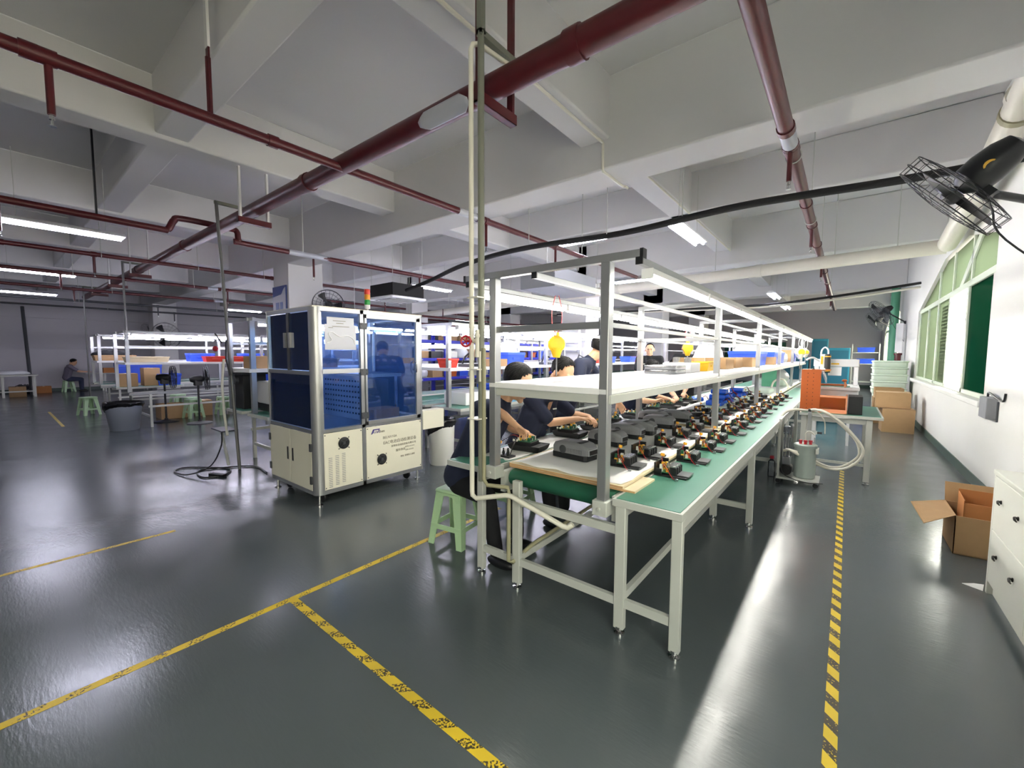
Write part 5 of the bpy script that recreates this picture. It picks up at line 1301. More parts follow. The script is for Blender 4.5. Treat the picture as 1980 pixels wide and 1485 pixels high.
# switch box on the wall
sb = thing('switch_box', 'grey wall switch box with a dark rocker below the window', 'switch box', (1.25, 6.9, 1.0))
MB().box(1.20, 1.285, 6.72, 7.02, .90, 1.13).build('body', 'mid_grey', sb, True, bevel=.006)
m_ = MB().box(1.215, 1.27, 7.02, 7.03, .93, 1.10); m_.build('cover', 'dark_grey', sb, True); MB().box(1.225, 1.255, 7.03, 7.036, .97, 1.05).build('rocker', 'comp_white', sb, True)
MB().tube(smooth_path([(1.25, 6.95, 1.13), (1.24, 6.85, 1.18), (1.25, 6.6, 1.14), (1.27, 6.45, 1.12), (1.275, 6.42, 1.2)], 5), .010, 8).build('cable', 'black_plastic', sb, True)
single('wall_conduit', MB().tube([(1.275, 6.66, 1.1), (1.275, 6.66, .88)], .008, 8), 'dark_grey', 'short dark conduit right of the wall switch box', 'conduit')
# red standpipe and riser beyond the window
m_ = MB().tube([(1.13, 16.2, 0), (1.13, 16.2, 1.62)], .07, 14); m_.lathe([(.09, 1.6), (.09, 1.66)], (1.13, 16.2, 0), 14); single('fire_standpipe', m_, 'red_pipe', 'red standpipe on the window wall past the cartons', 'pipe')
m_ = MB().box(1.06, 1.2, 16.1, 16.3, 1.68, 2.5); single('wall_box', m_, 'white_board', 'white box above the red standpipe', 'box')
m_ = MB().tube([(1.1, 17.75, 0), (1.1, 17.75, 4.6)], .11, 14); single('drain_downpipe', m_, 'tile_green', 'pale green downpipe on the window wall past the standpipe', 'pipe')
# teal cabinets at the back
for i, (a, b, h, y, lab) in enumerate([(-1.3, -.70, 2.35, 24, 'tall teal cabinet at the far end of the aisle'), (-.68, .10, 1.9, 22, 'wide teal cabinet with a black cable in front at the far end'), (-2.6, -1.4, 1.5, 24, 'low teal cabinet left of the tall one')]):
    t = thing('machine_cabinet', lab, 'cabinet', ((a+b)/2, y, 0), 0, 'teal machine cabinets')
    MB().box(a, b, y, y+.8, .05, h).build('body', 'teal', t, True, bevel=.02); MB().box(a+.05, b-.05, y-.012, y, .15, h-.1).build('door', 'dark_teal', t, True, bevel=.01)
    MB().box(a, b, y+.02, y+.78, 0, .05).build('plinth', 'dark_grey', t, True)
t = thing('storage_shelf', 'grey shelf rack with blue trays by the far right corner', 'shelf', (.5, 24.5, 0))
for x in (.18, 1.1): MB().box(x-.02, x+.02, 24.2, 24.9, 0, 2.1).build('upright', 'grey_steel', t, True)
for z in (.4, 1.2, 1.7): MB().box(.16, 1.12, 24.2, 24.9, z, z+.03).build('shelf_board', 'grey_steel', t, True)
for i, z in enumerate((1.23, 1.73)): bin_('parts_bin', .65, 24.5, z, .6, .5, .22, 'bin_blue', ['lower blue tray on the far corner shelf', 'upper blue tray on the far corner shelf'][i], 'blue trays on the corner shelf')
# ================================================================== the other lines of the hall
bl0 = [tube_light(1.14, 'bench_glow', .055)]
def back_line(x0, x1, y0, y1, label, posts, shelf, tables, near_rail=None, step=2.56, zt=2.0, lights=(), lname=''):
    t = thing('assembly_line', label, 'assembly line', ((x0+x1)/2, y0, 0)); K = dict(parent=t, world=True)
    for a, b, ya, yb_ in tables: side_table(a, b, ya, yb_, .79, t)
    n = int((y1-y0)/step)+1; ys = [y0+.04+step*k for k in range(n)]
    for y in ys:
        for x in posts: MB().box(x-.028, x+.028, y-.03, y+.03, .75, zt).build('post', 'aluminium', **K)
        MB().box(min(posts)-.1, max(posts)+.1, y-.02, y+.02, zt, zt+.04).build('top_beam', 'aluminium', **K)
        for x in (x0+.03, x1-.03):
            MB().box(x-.025, x+.025, y+.28, y+.32, 0, .75).build('leg', 'grey_steel', **K)
        MB().box(x0, x1, y+.285, y+.315, .2, .24).build('cross_bar', 'grey_steel', **K)
    for x in (x0+.03, x1-.03): MB().box(x-.015, x+.015, y0+.3, y1, .42, .46).build('long_bar', 'grey_steel', **K)
    for x in (x0+.03, x1-.03): MB().box(x-.03, x+.03, y0, y1, .70, .748).build('edge_rail', 'aluminium', **K)
    MB().box(shelf[0], shelf[1], y0-.02, y1, 1.33, 1.375).build('shelf', 'white_board', **K)
    for x in (min(posts), max(posts)): MB().box(x-.015, x+.015, y0, y1, 1.70, 1.73).build('side_rail', 'aluminium', **K)
    for x in lights: MB().box(x-.018, x+.018, y0, y1, zt, zt+.04).build('light_rail', 'aluminium', **K)
    c = 0
    for x in lights:
        for k in range(int((y1-y0)/1.25)):
            c += 1
            lab = '%s tube light from the near end of %s%s' % (ORD[k] if k else 'first', lname, '' if len(lights) == 1 else (', aisle row' if x == max(lights) else ', far row'))
            if len(bl0) == 1: o = bl0[0]; bl0.append(0); o.location = (x, y0+.7+1.25*k, zt); o['label'] = lab; o['group'] = 'tube lights of '+lname
            else: dup(bl0[0], (x, y0+.7+1.25*k, zt), 0, lab, 'tube lights of '+lname)
    return t
back_line(-5.5, -4.31, 4.2, 12.6, 'white framed assembly line starting just behind the blue windowed machine', (-5.3, -4.6), (-5.35, -4.5), [(-4.95, -4.31, 4.2, 12.6), (-5.5, -5.1, 4.2, 12.6)], lights=(-5.2, -4.5), lname='the line behind the machine')
back_line(-6.98, -5.55, 2.1, 13, 'white framed test line left of the blue windowed machine', (-6.85, -6.05), (-6.9, -6.0), [(-6.98, -6.4, 2.1, 13), (-6.2, -5.55, 2.1, 13)], lights=(-6.1,), lname='the test line')
back_line(-13.5, -11.5, 1.75, 15, 'white framed line with open middle, behind the grey waste bin', (-13.0, -11.7), (-12.6, -11.6), [(-13.5, -12.9, 1.75, 3.0), (-13.5, -12.9, 4.4, 15)], lights=(-12.6, -11.75), lname='the line behind the waste bin')
back_line(-16.0, -14.4, 1.68, 15, 'white framed line farthest left, second behind the waste bin', (-15.8, -14.65), (-15.6, -14.6), [(-15.0, -14.4, 1.68, 15), (-16.0, -15.5, 1.68, 15)], lights=(-14.8,), lname='the farthest left line')
back_line(-9.0, -7.9, 9.5, 21, 'white framed line in the middle of the hall before the racks', (-8.8, -8.1), (-8.85, -8.05), [(-9.0, -8.5, 9.5, 21), (-8.4, -7.9, 9.5, 21)], lights=(-8.1,), lname='the middle hall line')
back_line(-4.6, -3.4, 13.0, 20, 'white framed line far behind the standing workers', (-4.4, -3.6), (-4.5, -3.5), [(-4.6, -4.1, 13, 20), (-3.9, -3.4, 13, 20)], lights=(-3.6,), lname='the line behind the standing workers')

# goods on the line behind the waste bin (shelf z 1.375, table z .79)
Z1, Z0 = 1.376, .791
bin_('parts_tray', -12.05, 2.15, Z1, .5, .7, .12, 'plywood_top', 'low carton tray at the near end of the waste bin line shelf')
for i, (y, l_) in enumerate([(3.35, 'nearest'), (3.80, 'middle'), (4.25, 'farthest')]): bin_('parts_bin', -11.8, y, Z1, .3, .42, .13, 'bin_red', l_+' red bin in the row on the waste bin line shelf', 'red bins on the waste bin line')
for i, (y, l_) in enumerate([(3.2, 'blue bin behind the nearest red bin on the shelf'), (4.3, 'blue bin behind the farthest red bin on the shelf')]): bin_('parts_bin', -12.3, y, Z1, .4, .5, .2, 'bin_blue', l_, 'blue bins behind the red ones')
single('tape_roll', MB().lathe([(.09, 0), (.10, .005), (.10, .2), (.09, .21)], (-11.85, 4.75, Z1), 16), 'bin_yellow', 'yellow tub standing right of the red bins', 'tub')
t = thing('spray_bottle', 'white bottle with blue label and black pump at the shelf end', 'bottle', (-11.8, 5.35, Z1))
MB().lathe([(.07, 0), (.075, .01), (.075, .22), (.03, .26)], (0, 0, 0), 16).build('body', 'white_board', t); MB().lathe([(.0765, .06), (.0765, .18)], (0, 0, 0), 16, cap=False).build('bottle_label', 'bin_blue', t); MB().lathe([(.02, .26), (.02, .32), (.045, .33), (.045, .345)], (0, 0, 0), 10).build('pump', 'black_plastic', t)
obox('cardboard_box', -13.2, 1.98, Z0, .4, .34, .3, 'cardboard', 'open top carton on the near table of the waste bin line', 'box', None, 0, True)
obox('cardboard_box', -13.25, 2.42, Z0, .4, .3, .42, 'cardboard', 'taller carton beside the open top one on the waste bin line', 'box', None, 0, True)
bin_('plastic_crate', -15.0, 2.5, Z0, .5, .9, .52, 'bin_blue', 'big blue crate on the farthest left line', None, 0, 'crate')
for i, (y, l_) in enumerate([(2.62, 'left'), (2.86, 'right')]): bin_('parts_bin', -13.15, y, Z0, .3, .22, .28, 'bin_blue', l_+' small blue bin beside the cartons on the waste bin line', 'small blue bins')
bin_('plastic_crate', -13.15, 4.75, Z0, .5, .6, .3, 'bin_blue', 'blue crate on the middle table of the waste bin line', None, 0, 'crate')
obox('cardboard_box', -12.0, 5.6, .76, .55, .5, .34, 'cardboard', 'brown carton spilling beige paper near the pedestal fan', 'box')
bag('crumpled_paper', -12.0, 5.65, 1.0, (.3, .32, .2), 'paper_beige', 'crumpled beige paper heaped in the carton near the pedestal fan', None, 6)
bag('plastic_bag', -13.1, 5.4, Z0, (.22, .45, .30), 'bag_white', 'big white bag on the table behind the pedestal fan', None, 7)
bin_('parts_tray', -15.1, 2.05, Z1, .45, .8, .14, 'cardboard', 'brown carton tray on the farthest left shelf')
bag('dark_cloth', -15.1, 2.0, Z1+.1, (.2, .38, .1), 'black_cloth', 'dark cloth bundle in the brown carton tray', None, 4)
obox('cardboard_box', -12.9, 2.72, 0, .55, .5, .34, 'cardboard', 'open brown carton on the floor under the waste bin line', 'box')
obox('cardboard_box', -12.85, 3.35, 0, .4, .3, .38, 'cardboard', 'small brown carton on the floor next to the open one', 'box', None, 0, True)
bag('plastic_bag', -13.2, 4.5, .0, (.35, .5, .4), 'bag_white', 'white bag on the floor under the waste bin line', None, 8)
# things at the test line
t = thing('monitor_stand', 'black equipment cabinet on the test line beside the service pole', 'equipment', (-6.75, 2.35, .79))
MB().box(-6.92, -6.6, 2.2, 2.5, .792, 1.28).build('body', 'black_matte', t, True, bevel=.006); MB().box(-6.93, -6.5, 2.15, 2.52, 1.282, 1.31).build('top', 'dark_grey', t, True); MB().tube([(-6.75, 2.18, 1.2), (-6.75, 2.14, 1.2)], .06, 14).build('knob', 'dark_grey', t, True)
t = thing('label_printer', 'white desktop device with black base on the test line', 'device', (-6.0, 2.5, .79))
MB().rbox(-6.35, -5.62, 2.28, 2.75, .90, 1.20, .03).build('body', 'white_board', t, True); MB().rbox(-6.33, -5.64, 2.30, 2.73, .792, .90, .02).build('base', 'black_plastic', t, True)
obox('cardboard_box', -6.35, 2.4, Z1, .4, .4, .16, 'cardboard', 'brown carton on the test line shelf next to the service pole', 'box', 'cartons on the test line shelf', 0, True)
bin_('parts_tray', -6.2, 3.0, Z1, .42, .6, .14, 'cardboard', 'brown tray on the test line shelf nearer the machine', 'cartons on the test line shelf')
m_ = MB().box(-7.05, -6.6, 1.92, 2.12, .50, .515); single('tripod_plate', m_, 'dark_grey', 'dark plate jutting out at the front of the test line', 'plate')
single('bench_leg_brace', MB().tube([(-6.9, 2.0, .5), (-6.65, 2.0, .02)], .02, 8), 'grey_steel', 'slanted grey brace leg under the jutting dark plate', 'brace')
q = [(-6.7, 1.95, .5), (-6.6, 1.9, .3), (-6.35, 1.7, .12), (-6.5, 1.5, .03), (-6.9, 1.45, .012), (-7.0, 1.62, .012), (-6.5, 1.95, .012), (-6.2, 1.8, .012), (-6.3, 1.6, .012), (-6.7, 1.7, .012), (-6.4, 2.2, .012), (-5.9, 2.2, .012)]
single('power_cable', MB().tube(smooth_path(q, 8), .009, 6), 'wire_black', 'tangled black cable on the floor left of the blue windowed machine', 'cable')
t = thing('power_strip', 'black power strip on the floor in the tangled cable', 'power strip', (-6.25, 1.75, 0), .4); MB().box(-.12, .12, -.03, .03, .0, .035).build('body', 'black_plastic', t, bevel=.005); MB().box(-.10, .10, -.015, .015, .035, .037).build('socket', 'dark_grey', t)
m_ = MB().box(-6.35, -6.05, 3.2, 3.6, 0, .4); single('green_crate', m_, 'belt_green', 'dark green crate under the test line', 'crate', bevel=.01)
# goods on the line behind the machine
bin_('plastic_crate', -4.75, 5.55, Z0, .42, .62, .28, 'bin_blue', 'blue crate on the green table of the line behind the machine', None, 0, 'crate')
m_ = MB().rbox(-5.0, -4.5, 4.5, 5.15, .793, .99, .02); single('white_tray', m_, 'white_board', 'white tray on the line behind the machine, next to the blue crate', 'tray')
bin_('parts_bin', -4.9, 6.0, Z1, .4, .5, .24, 'bin_blue', 'blue bin with white bag on the shelf behind the machine')
bag('plastic_bag', -4.9, 6.0, Z1+.14, (.17, .2, .2), 'bag_white', 'white bag sticking out of the blue bin on the shelf behind the machine', None, 2)
obox('cardboard_box', -4.75, 5.4, Z1, .3, .42, .12, 'cardboard', 'low brown carton on the shelf behind the machine', 'box', None, 0, True)
bin_('parts_bin', -4.7, 4.32, Z1, .25, .2, .14, 'bin_red', 'red bin at the near end of the shelf behind the machine')
for i, (y, l_) in enumerate([(3.0, 'x')]): pass
for i, (y, l_) in enumerate([(4.75, 'small tool set on the shelf right of the red bin'), (5.0, 'second small tool set on the shelf, before the low carton')]):
    t = thing('torque_driver', l_, 'tool', (-4.75, y, Z1), .3*i, 'tool sets on the shelf'); MB().box(-.12, .12, -.06, .06, 0, .05).build('stand', 'dark_grey', t, bevel=.004); MB().tube([(-.08, 0, .05), (-.02, 0, .16), (.08, .02, .24)], .015, 8).build('arm', 'black_plastic', t); MB().lathe([(.02, 0), (.02, .1)], (.08, .02, .20), 8).build('driver', 'comp_silver', t)
for i, y in enumerate((7.0, 7.6, 8.4)):
    t = thing('torque_driver', 'tool set on the shelf past the front left post, %s' % ORD[i], 'tool', (-4.75, y, Z1), .5*i, 'tool sets on the shelf'); MB().box(-.12, .12, -.06, .06, 0, .05).build('stand', 'dark_grey', t, bevel=.004); MB().tube([(-.08, 0, .05), (-.02, 0, .2), (.1, .02, .14)], .015, 8).build('arm', 'black_plastic', t)
for i, (y, m2, l_) in enumerate([(9.3, 'bin_red', 'red bin on the shelf behind the standing worker'), (9.9, 'bin_blue', 'blue bin on the shelf behind the standing worker'), (11.2, 'bin_blue', 'blue bin with bag, farther on that shelf'), (12.0, 'bin_red', 'red bin, farther on that shelf')]): bin_('parts_bin', -4.8, y, Z1, .3, .4, .16, m2, l_, 'bins on the shelf behind the workers')
# blue shelving racks with goods
def rack(y, label, x=-9.6, L_=2.0):
    t = thing('storage_rack', label, 'rack', (x, y, 0), 0, 'blue storage racks')
    for yy in (0, L_-.05):
        for xx in (0, .55): MB().box(xx, xx+.05, yy, yy+.05, 0, 2.15).build('upright', 'rack_blue', t)
    for z in (.3, .9, 1.45, 1.95):
        s_ = MB().box(0, .6, 0, L_, z, z+.02); s_.m = 1; s_.box(.55, .605, 0, L_, z-.06, z+.02); s_.box(-.005, .05, 0, L_, z-.06, z+.02); s_.build('shelf', ['grey_steel', 'rack_blue'], t)
        if z < 1.5: MB().box(.605, .608, .8, 1.15, z-.05, z-.005).build('shelf_tag', 'sign_white', t)
    return t
rk = rack(6.2, 'blue storage rack right behind the machine, nearest one'); rnd = random.Random(9)
for k in range(1, 6): dup(rk, (-9.6, 6.2+2.02*k, 0), 0, '%s blue storage rack from the machine' % ORD[k], 'blue storage racks')
kinds = [('bin_blue', 'blue bin'), ('cardboard', 'brown carton'), ('bin_blue', 'blue bin'), ('black_plastic', 'black part box'), ('bag_white', 'white bag'), ('orange_sheet', 'orange part tray'), ('cardboard', 'brown carton'), ('comp_white', 'white box')]
lv_n = ['lowest', 'second', 'third', 'top']
for k in range(6):
    for li, z in enumerate((.32, .92, 1.47, 1.97)):
        yy = 6.2+2.02*k+.1; j = 0
        while j < 4 and not (li == 3 and j > 1):
            c, nm = kinds[(k*3+li*2+j*5) % 8]; w_ = .34+.1*rnd.random(); h_ = .16+.14*rnd.random()
            lab = '%s on the %s level of the %s blue rack, %s along it' % (nm, lv_n[li], ORD[k], ORD[j])
            if nm == 'white bag': bag('plastic_bag', -9.25, yy+w_/2, z, (.2, w_/2, h_*.8), 'bag_white', lab, 'goods on the blue racks', 20+k+j)
            elif 'bin' in nm or 'tray' in nm: bin_('parts_bin', -9.27, yy+w_/2, z, .4, w_, h_, c, lab, 'goods on the blue racks')
            else: obox('storage_box', -9.27, yy+w_/2, z, .38, w_, h_, c, lab, 'box', 'goods on the blue racks', 0, True)
            yy += w_+.08+.05*rnd.random(); j += 1
# left wall: worktable, clutter
lt = thing('work_table', 'grey worktable along the dark left wall', 'table', (-22.8, .5, 0))
MB().box(-23.4, -22.6, -1.2, 1.05, .74, .78).build('table_top', 'grey_steel', lt, True, bevel=.004)
for x in (-23.35, -22.68):
    for y in (-1.1, .22, .95): MB().box(x-.03, x+.03, y-.03, y+.03, 0, .74).build('leg', 'grey_steel', lt, True)
MB().box(-22.7, -22.66, -1.1, .95, .18, .22).build('low_bar', 'grey_steel', lt, True)
bag('plastic_bag', -22.95, .45, .78, (.2, .42, .1), 'bag_white', 'crumpled pale sheet on the worktable along the left wall', None, 3)
m_ = MB().box(-23.2, -22.8, -.9, .1, .782, .86); single('blue_tray', m_, 'bin_blue', 'dark blue tray at the edge of the left wall worktable', 'tray')
obox('cardboard_box', -23.1, .55, 0, .5, .4, .35, 'cardboard', 'dark carton under the left wall worktable', 'box', None, 0, True)
tb2 = thing('work_table', 'small table where the person sits by the left wall', 'table', (-23.9, 2.9, 0))
MB().box(-24.3, -23.6, 2.35, 4.3, .72, .75).build('table_top', 'grey_steel', tb2, True)
for x in (-24.25, -23.66):
    for y in (2.9, 4.2): MB().box(x-.025, x+.025, y-.025, y+.025, 0, .72).build('leg', 'grey_steel', tb2, True)
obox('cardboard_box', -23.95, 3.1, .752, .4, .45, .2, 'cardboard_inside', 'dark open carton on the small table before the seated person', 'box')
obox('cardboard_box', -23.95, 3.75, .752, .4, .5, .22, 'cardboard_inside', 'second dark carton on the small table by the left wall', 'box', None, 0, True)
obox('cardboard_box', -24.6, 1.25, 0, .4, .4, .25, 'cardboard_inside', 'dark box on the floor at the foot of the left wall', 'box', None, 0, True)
bag('rubbish_bag', -24.6, .75, 0, (.25, .3, .22), 'bag_black', 'black rubbish bag on the floor at the foot of the left wall', None, 4)

# signs, air conditioners, electrical boxes
sg = thing('wall_sign', 'white framed sign with blue header on the column beside the machine', 'sign', (-10.6, 4.40, 2.75))
MB().box(-.38, .35, -.02, 0, -.42, .42).build('frame', 'sign_blue', sg); MB().box(-.35, .32, -.026, -.02, -.40, .38).build('board', 'sign_white', sg)
m_ = MB().prism([(-.35, .38), (.32, .38), (.22, .33), (.10, .22), (-.35, .18)], -.029, -.026, 'y'); m_.build('header', 'sign_blue', sg)
m_ = MB().box(-.2, -.03, -.029, -.026, -.18, .04); m_.box(.03, .18, -.029, -.026, -.18, .04); m_.build('picture', 'sign_blue', sg)
m_ = MB()
for z in (-.25, -.29, -.34): m_.box(-.22, .2, -.028, -.026, z-.01, z+.01)
m_.build('print_line', 'mid_grey', sg)
ac = thing('ceiling_cassette', 'white cassette air conditioner hanging below the ceiling by the machine', 'air conditioner', (-8.1, 5.9, 2.82))
MB().box(-.42, .42, -.42, .42, .03, .30).build('body', 'black_foam', ac)
MB().rbox(-.47, .47, -.47, .47, -.03, .03, .04).build('panel', 'white_board', ac); m_ = MB().box(-.28, .28, -.28, .28, -.036, -.03); m_.build('grille', 'olive_grey', ac)
m_ = MB()
for s in (-1, 1): m_.box(-.3, .3, s*.37-.025, s*.37+.025, -.034, -.028); m_.box(s*.37-.025, s*.37+.025, -.3, .3, -.034, -.028)
m_.build('slot', 'black_matte', ac)
m_ = MB()
for x in (-.4, .4):
    for y in (-.4, .4): MB().tube([(x, y, .3), (x, y, ZC-2.82)], .006, 5).build('hanger_rod', 'grey_steel', ac)
t = thing('air_duct', 'grey square air duct end behind the near line posts', 'duct', (-5.2, 8.0, 3.0)); MB().box(-.5, .4, -.6, 1.2, 0, .42).build('duct', 'mid_grey', t, bevel=.01)
m_ = MB()
for y in (-.3, 1): MB().tube([(0, y, .42), (0, y, ZC-3.0)], .008, 5).build('hanger_rod', 'grey_steel', t)
eb = thing('electrical_panel', 'white electrical panel with switches on the far column behind the workers', 'electrical panel', (-6.25, 10.6, 2.2))
MB().box(-.3, .25, -.1, .05, -.28, .3).build('door', 'white_board', eb, bevel=.006); text('N', .14, 'dark_grey', eb, (.03, -.103, -.2), (PI/2, 0, 0))
m_ = MB()
for x in (-.2, -.1): m_.box(x-.02, x+.02, -.115, -.1, -.1, -.02)
m_.build('switch', 'dark_grey', eb)
m_ = MB().box(-.25, .25, -.1, .06, -.55, -.33); m_.build('junction_box', 'mid_grey', eb)
# green board at the back
single('green_board', MB().box(-5.6, -2.6, 26.9, 26.99, .6, 2.3), 'belt_green', 'dark green board on the far back wall behind the standing workers', 'board')
# ================================================================== the workers
def hand(mb, w_, d, n, curl=.5, side=1, spread=.0):
    w_, d, n = Vector(w_), Vector(d).normalized(), Vector(n); n = (n-d*n.dot(d)).normalized(); lat = n.cross(d)*side
    for u in (-.028, -.010, .010, .028): mb.cap(w_+d*.005+lat*u*.55, w_+d*.085+lat*u, .016, .0125, 10)
    for u, L_, r in ((-.033, .060, .0078), (-.011, .076, .0086), (.011, .082, .0088), (.033, .072, .0085)):
        p = w_+d*.088+lat*u; dr = d.copy(); ang = .35+.1*abs(u)*10
        for k, f in enumerate((.44, .32, .24)):
            a = curl*(ang if k == 0 else .75)
            dr = (dr*math.cos(a)+n*math.sin(a)).normalized() if k == 0 else (dr*math.cos(a)+(n*1.0-dr*n.dot(dr)).normalized()*math.sin(a)).normalized()
            dd = (dr+lat*u*spread*6).normalized()
            q = p+dd*L_*f; mb.cap(p, q, r*(1-.08*k), r*(1-.08*(k+1)), 8); p = q
    p = w_+d*.025+lat*.030+n*.006
    t1 = (d*.75+lat*.6+n*.35).normalized(); q = p+t1*.045; mb.cap(p, q, .014, .0105, 8)
    t2 = (d*.9+lat*.1+n*.5*curl+n*.1).normalized(); mb.cap(q, q+t2*.032, .0100, .0082, 8)
def remesh(o, v, smooth=2):
    r = o.modifiers.new('remesh', 'REMESH'); r.mode = 'VOXEL'; r.voxel_size = v; r.use_smooth_shade = True
    s = o.modifiers.new('smooth', 'SMOOTH'); s.factor = .5; s.iterations = smooth
def person(label, pelvis, chest, neck, head, face, arms, legs, up=(0, 0, 1), vox=.008, skin='skin', shirt='navy_cloth', pants='black_cloth', hair='short', sleeve=.72, glasses=False, extras=(), lat=None, hs=1.08, broad=.19):
    """arms: ((shoulder, elbow, wrist, hand dir, palm normal, curl, side), ...); legs: ((hip, knee, ankle, toe dir), ...)"""
    P = Vector
    pelvis, chest, neck, head = P(pelvis), P(chest), P(neck), P(head)
    t = thing('person', label, 'person', (pelvis.x, pelvis.y, 0))
    K = dict(parent=t, world=True)
    lat = (P(arms[0][0])-P(arms[1][0])).normalized() if lat is None else P(lat).normalized()   # toward the right hand side
    yv = P(face).normalized(); xv = yv.cross(P(up)).normalized(); zv = xv.cross(yv)
    Hm = Matrix((xv, yv, zv)).transposed()
    h = lambda x, y, z: head+Hm @ (P((x, y, z))*hs)
    b = MB()
    b.ball(h(0, -.012, .028), (.075*hs, .096*hs, .088*hs), 18, 12, Hm); b.ball(h(0, .022, -.05), (.056*hs, .064*hs, .062*hs), 14, 10, Hm); b.ball(h(0, .032, 0), (.062*hs, .060*hs, .088*hs), 14, 10, Hm)
    b.cap(h(0, .088, .012), h(0, .104, -.022), .008*hs, .0125*hs, 8); b.ball(h(0, .086, -.052), (.024*hs, .013*hs, .010*hs), 10, 6, Hm); b.ball(h(0, .076, -.086), .022*hs, 10, 6)
    b.cap(h(-.034, .080, .027), h(.034, .080, .027), .012*hs, .012*hs, 8)
    for s in (-1, 1): b.ball(h(s*.079, -.006, -.006), (.011*hs, .022*hs, .033*hs), 10, 8, Hm); b.ball(h(s*.04, .058, -.02), (.024*hs, .02*hs, .022*hs), 10, 6, Hm)
    b.cap(h(0, -.022, -.05), neck, .054*hs, .060, 14)
    b.chain([neck, chest, pelvis], [.06, .10, .10])
    b.cap(chest-lat*.07, chest+lat*.07, .09, .09)
    for s, e, w_, d, n, curl, side in arms:
        s, e, w_ = P(s), P(e), P(w_)
        m1 = e+(w_-e)*.3
        b.chain([chest.lerp(s, .6)+P((0, 0, .02)), s, s.lerp(e, .5), e, m1, w_], [.06, .052, .046, .039, .041, .027]); hand(b, w_, d, n, curl, side)
    for hp, kn, an, toe in legs: b.chain([pelvis, P(hp), P(kn), P(an)], [.08, .07, .05, .035])
    body = b.build('body', skin, **K); remesh(body, vox, 2)
    # shirt
    c = MB(); sh = [P(a[0]) for a in arms]
    w1 = pelvis.lerp(chest, .45)
    for k, s in enumerate((1, -1)):
        c.chain([pelvis+lat*s*.085+P((0, 0, .02)), w1+lat*s*.085, chest+lat*s*.095, chest.lerp(neck, .55)+lat*s*.09], [.125, .122, .128, .085])
        c.chain([chest.lerp(neck, .72)+lat*s*.05, sh[k], sh[k].lerp(P(arms[k][1]), sleeve)], [.070, .074, .066])
    c.cap(pelvis, chest, .12, .12)
    c.cap(neck-(neck-chest).normalized()*.05, neck-(neck-chest).normalized()*.012, .085, .070)
    o = c.build('shirt', shirt, **K); remesh(o, .013, 3)
    c = MB()
    for hp, kn, an, toe in legs:
        hp, kn, an = P(hp), P(kn), P(an)
        c.chain([pelvis.lerp(hp, .5), hp, hp.lerp(kn, .6), kn, an+P((0, 0, .02))], [.115, .105, .085, .072, .056])
    o = c.build('trousers', pants, **K); remesh(o, .015, 3)
    for hp, kn, an, toe in legs:
        an, toe = P(an), P(toe).normalized()
        c = MB().ball((0, 0, 0), (.135, .046, .046), 14, 8, Euler((0, 0, math.atan2(toe.y, toe.x))).to_matrix())
        c.v = [P((v.x, v.y, max(v.z, -.030)))+P((an.x, an.y, .031))+toe*.055 for v in c.v]
        c.build('shoe', 'black_plastic', **K)
    # hair
    hb = MB().ball((0, 0, 0), 1, 28, 20); vs = hb.v; keep = []
    rad = (.081, .102, .094)
    for f in hb.f:
        cx = sum((vs[i] for i in f), P((0, 0, 0)))/len(f)
        y, z, x = cx.y*rad[1], cx.z*rad[2], abs(cx.x)*rad[0]
        lim = -.055 if y < -.02 else (-.055+(y+.02)*1.75)
        if x > .06 and y > -.0: lim = -.01+max(0, y-.02)*1.6
        if hair == 'buzz': lim += .012
        if z > lim: keep.append(f)
    hb.f = keep; hb.mi = [0]*len(keep)
    rn = random.Random(len(label)); k_ = 1.0 if hair == 'buzz' else 1.045
    hb.v = [h(v.x*rad[0]*k_*(1+rn.uniform(-.02, .02)), -.012+v.y*rad[1]*k_*(1+rn.uniform(-.015, .015)), .030+v.z*rad[2]*k_*(1+(.06 if hair == 'thick' and v.z > .2 else 0)+rn.uniform(-.015, .015))) for v in vs]
    o = hb.build('hair', 'hair_black', sharp=180, **K); so = o.modifiers.new('solid', 'SOLIDIFY'); so.thickness = .010; so.offset = -1
    lk = MB(); R_ = Vector((rad[0], rad[1], rad[2]))*k_*1.02
    for q in range(0 if hair == 'buzz' else (210 if vox < .008 else 90)):
        a = rn.uniform(0, 2*PI); th0 = rn.uniform(.1, 1.15); sw = rn.uniform(-.25, .25); pts = []
        for j in range(4):
            th = th0+j*.19; aa = a+sw*j*.4; v = P((math.sin(th)*math.cos(aa)*R_.x, math.sin(th)*math.sin(aa)*R_.y, math.cos(th)*R_.z))
            lim = -.05 if v.y < -.02 else (-.05+(v.y+.02)*1.75)
            if v.z < lim: break
            pts.append(h(v.x, -.012+v.y, .030+v.z))
        if len(pts) > 2: lk.tube(pts, [.0045]*(len(pts)-1)+[.0012], 5)
    if lk.v:
        lo_ = lk.build('hair_lock', 'hair_black', o); lo_.location = -t.location; lo_['kind'] = 'stuff'
    # eyes and brows
    e = MB()
    for s in (-1, 1): e.ball(h(s*.030, .0855, .006), (.012*hs, .006*hs, .004*hs), 10, 6, Hm); e.cap(h(s*.018, .0915, .026), h(s*.043, .084, .028), .004*hs, .003*hs, 6)
    e.build('eyes_and_brows', 'hair_black', **K)
    if glasses:
        g = MB()
        for s in (-1, 1):
            g.ring(h(s*.031, .100, .004), .023, .0018, 18, 5, Hm @ Euler((PI/2, 0, 0)).to_matrix()); g.tube([h(s*.054, .098, .008), h(s*.079, .0, .012)], .0018, 5)
        g.tube([h(-.008, .102, .006), h(.008, .102, .006)], .0018, 5)
        g.build('glasses', 'black_plastic', **K)
    for name, mb, m_ in extras: mb.build(name, m_, **K)
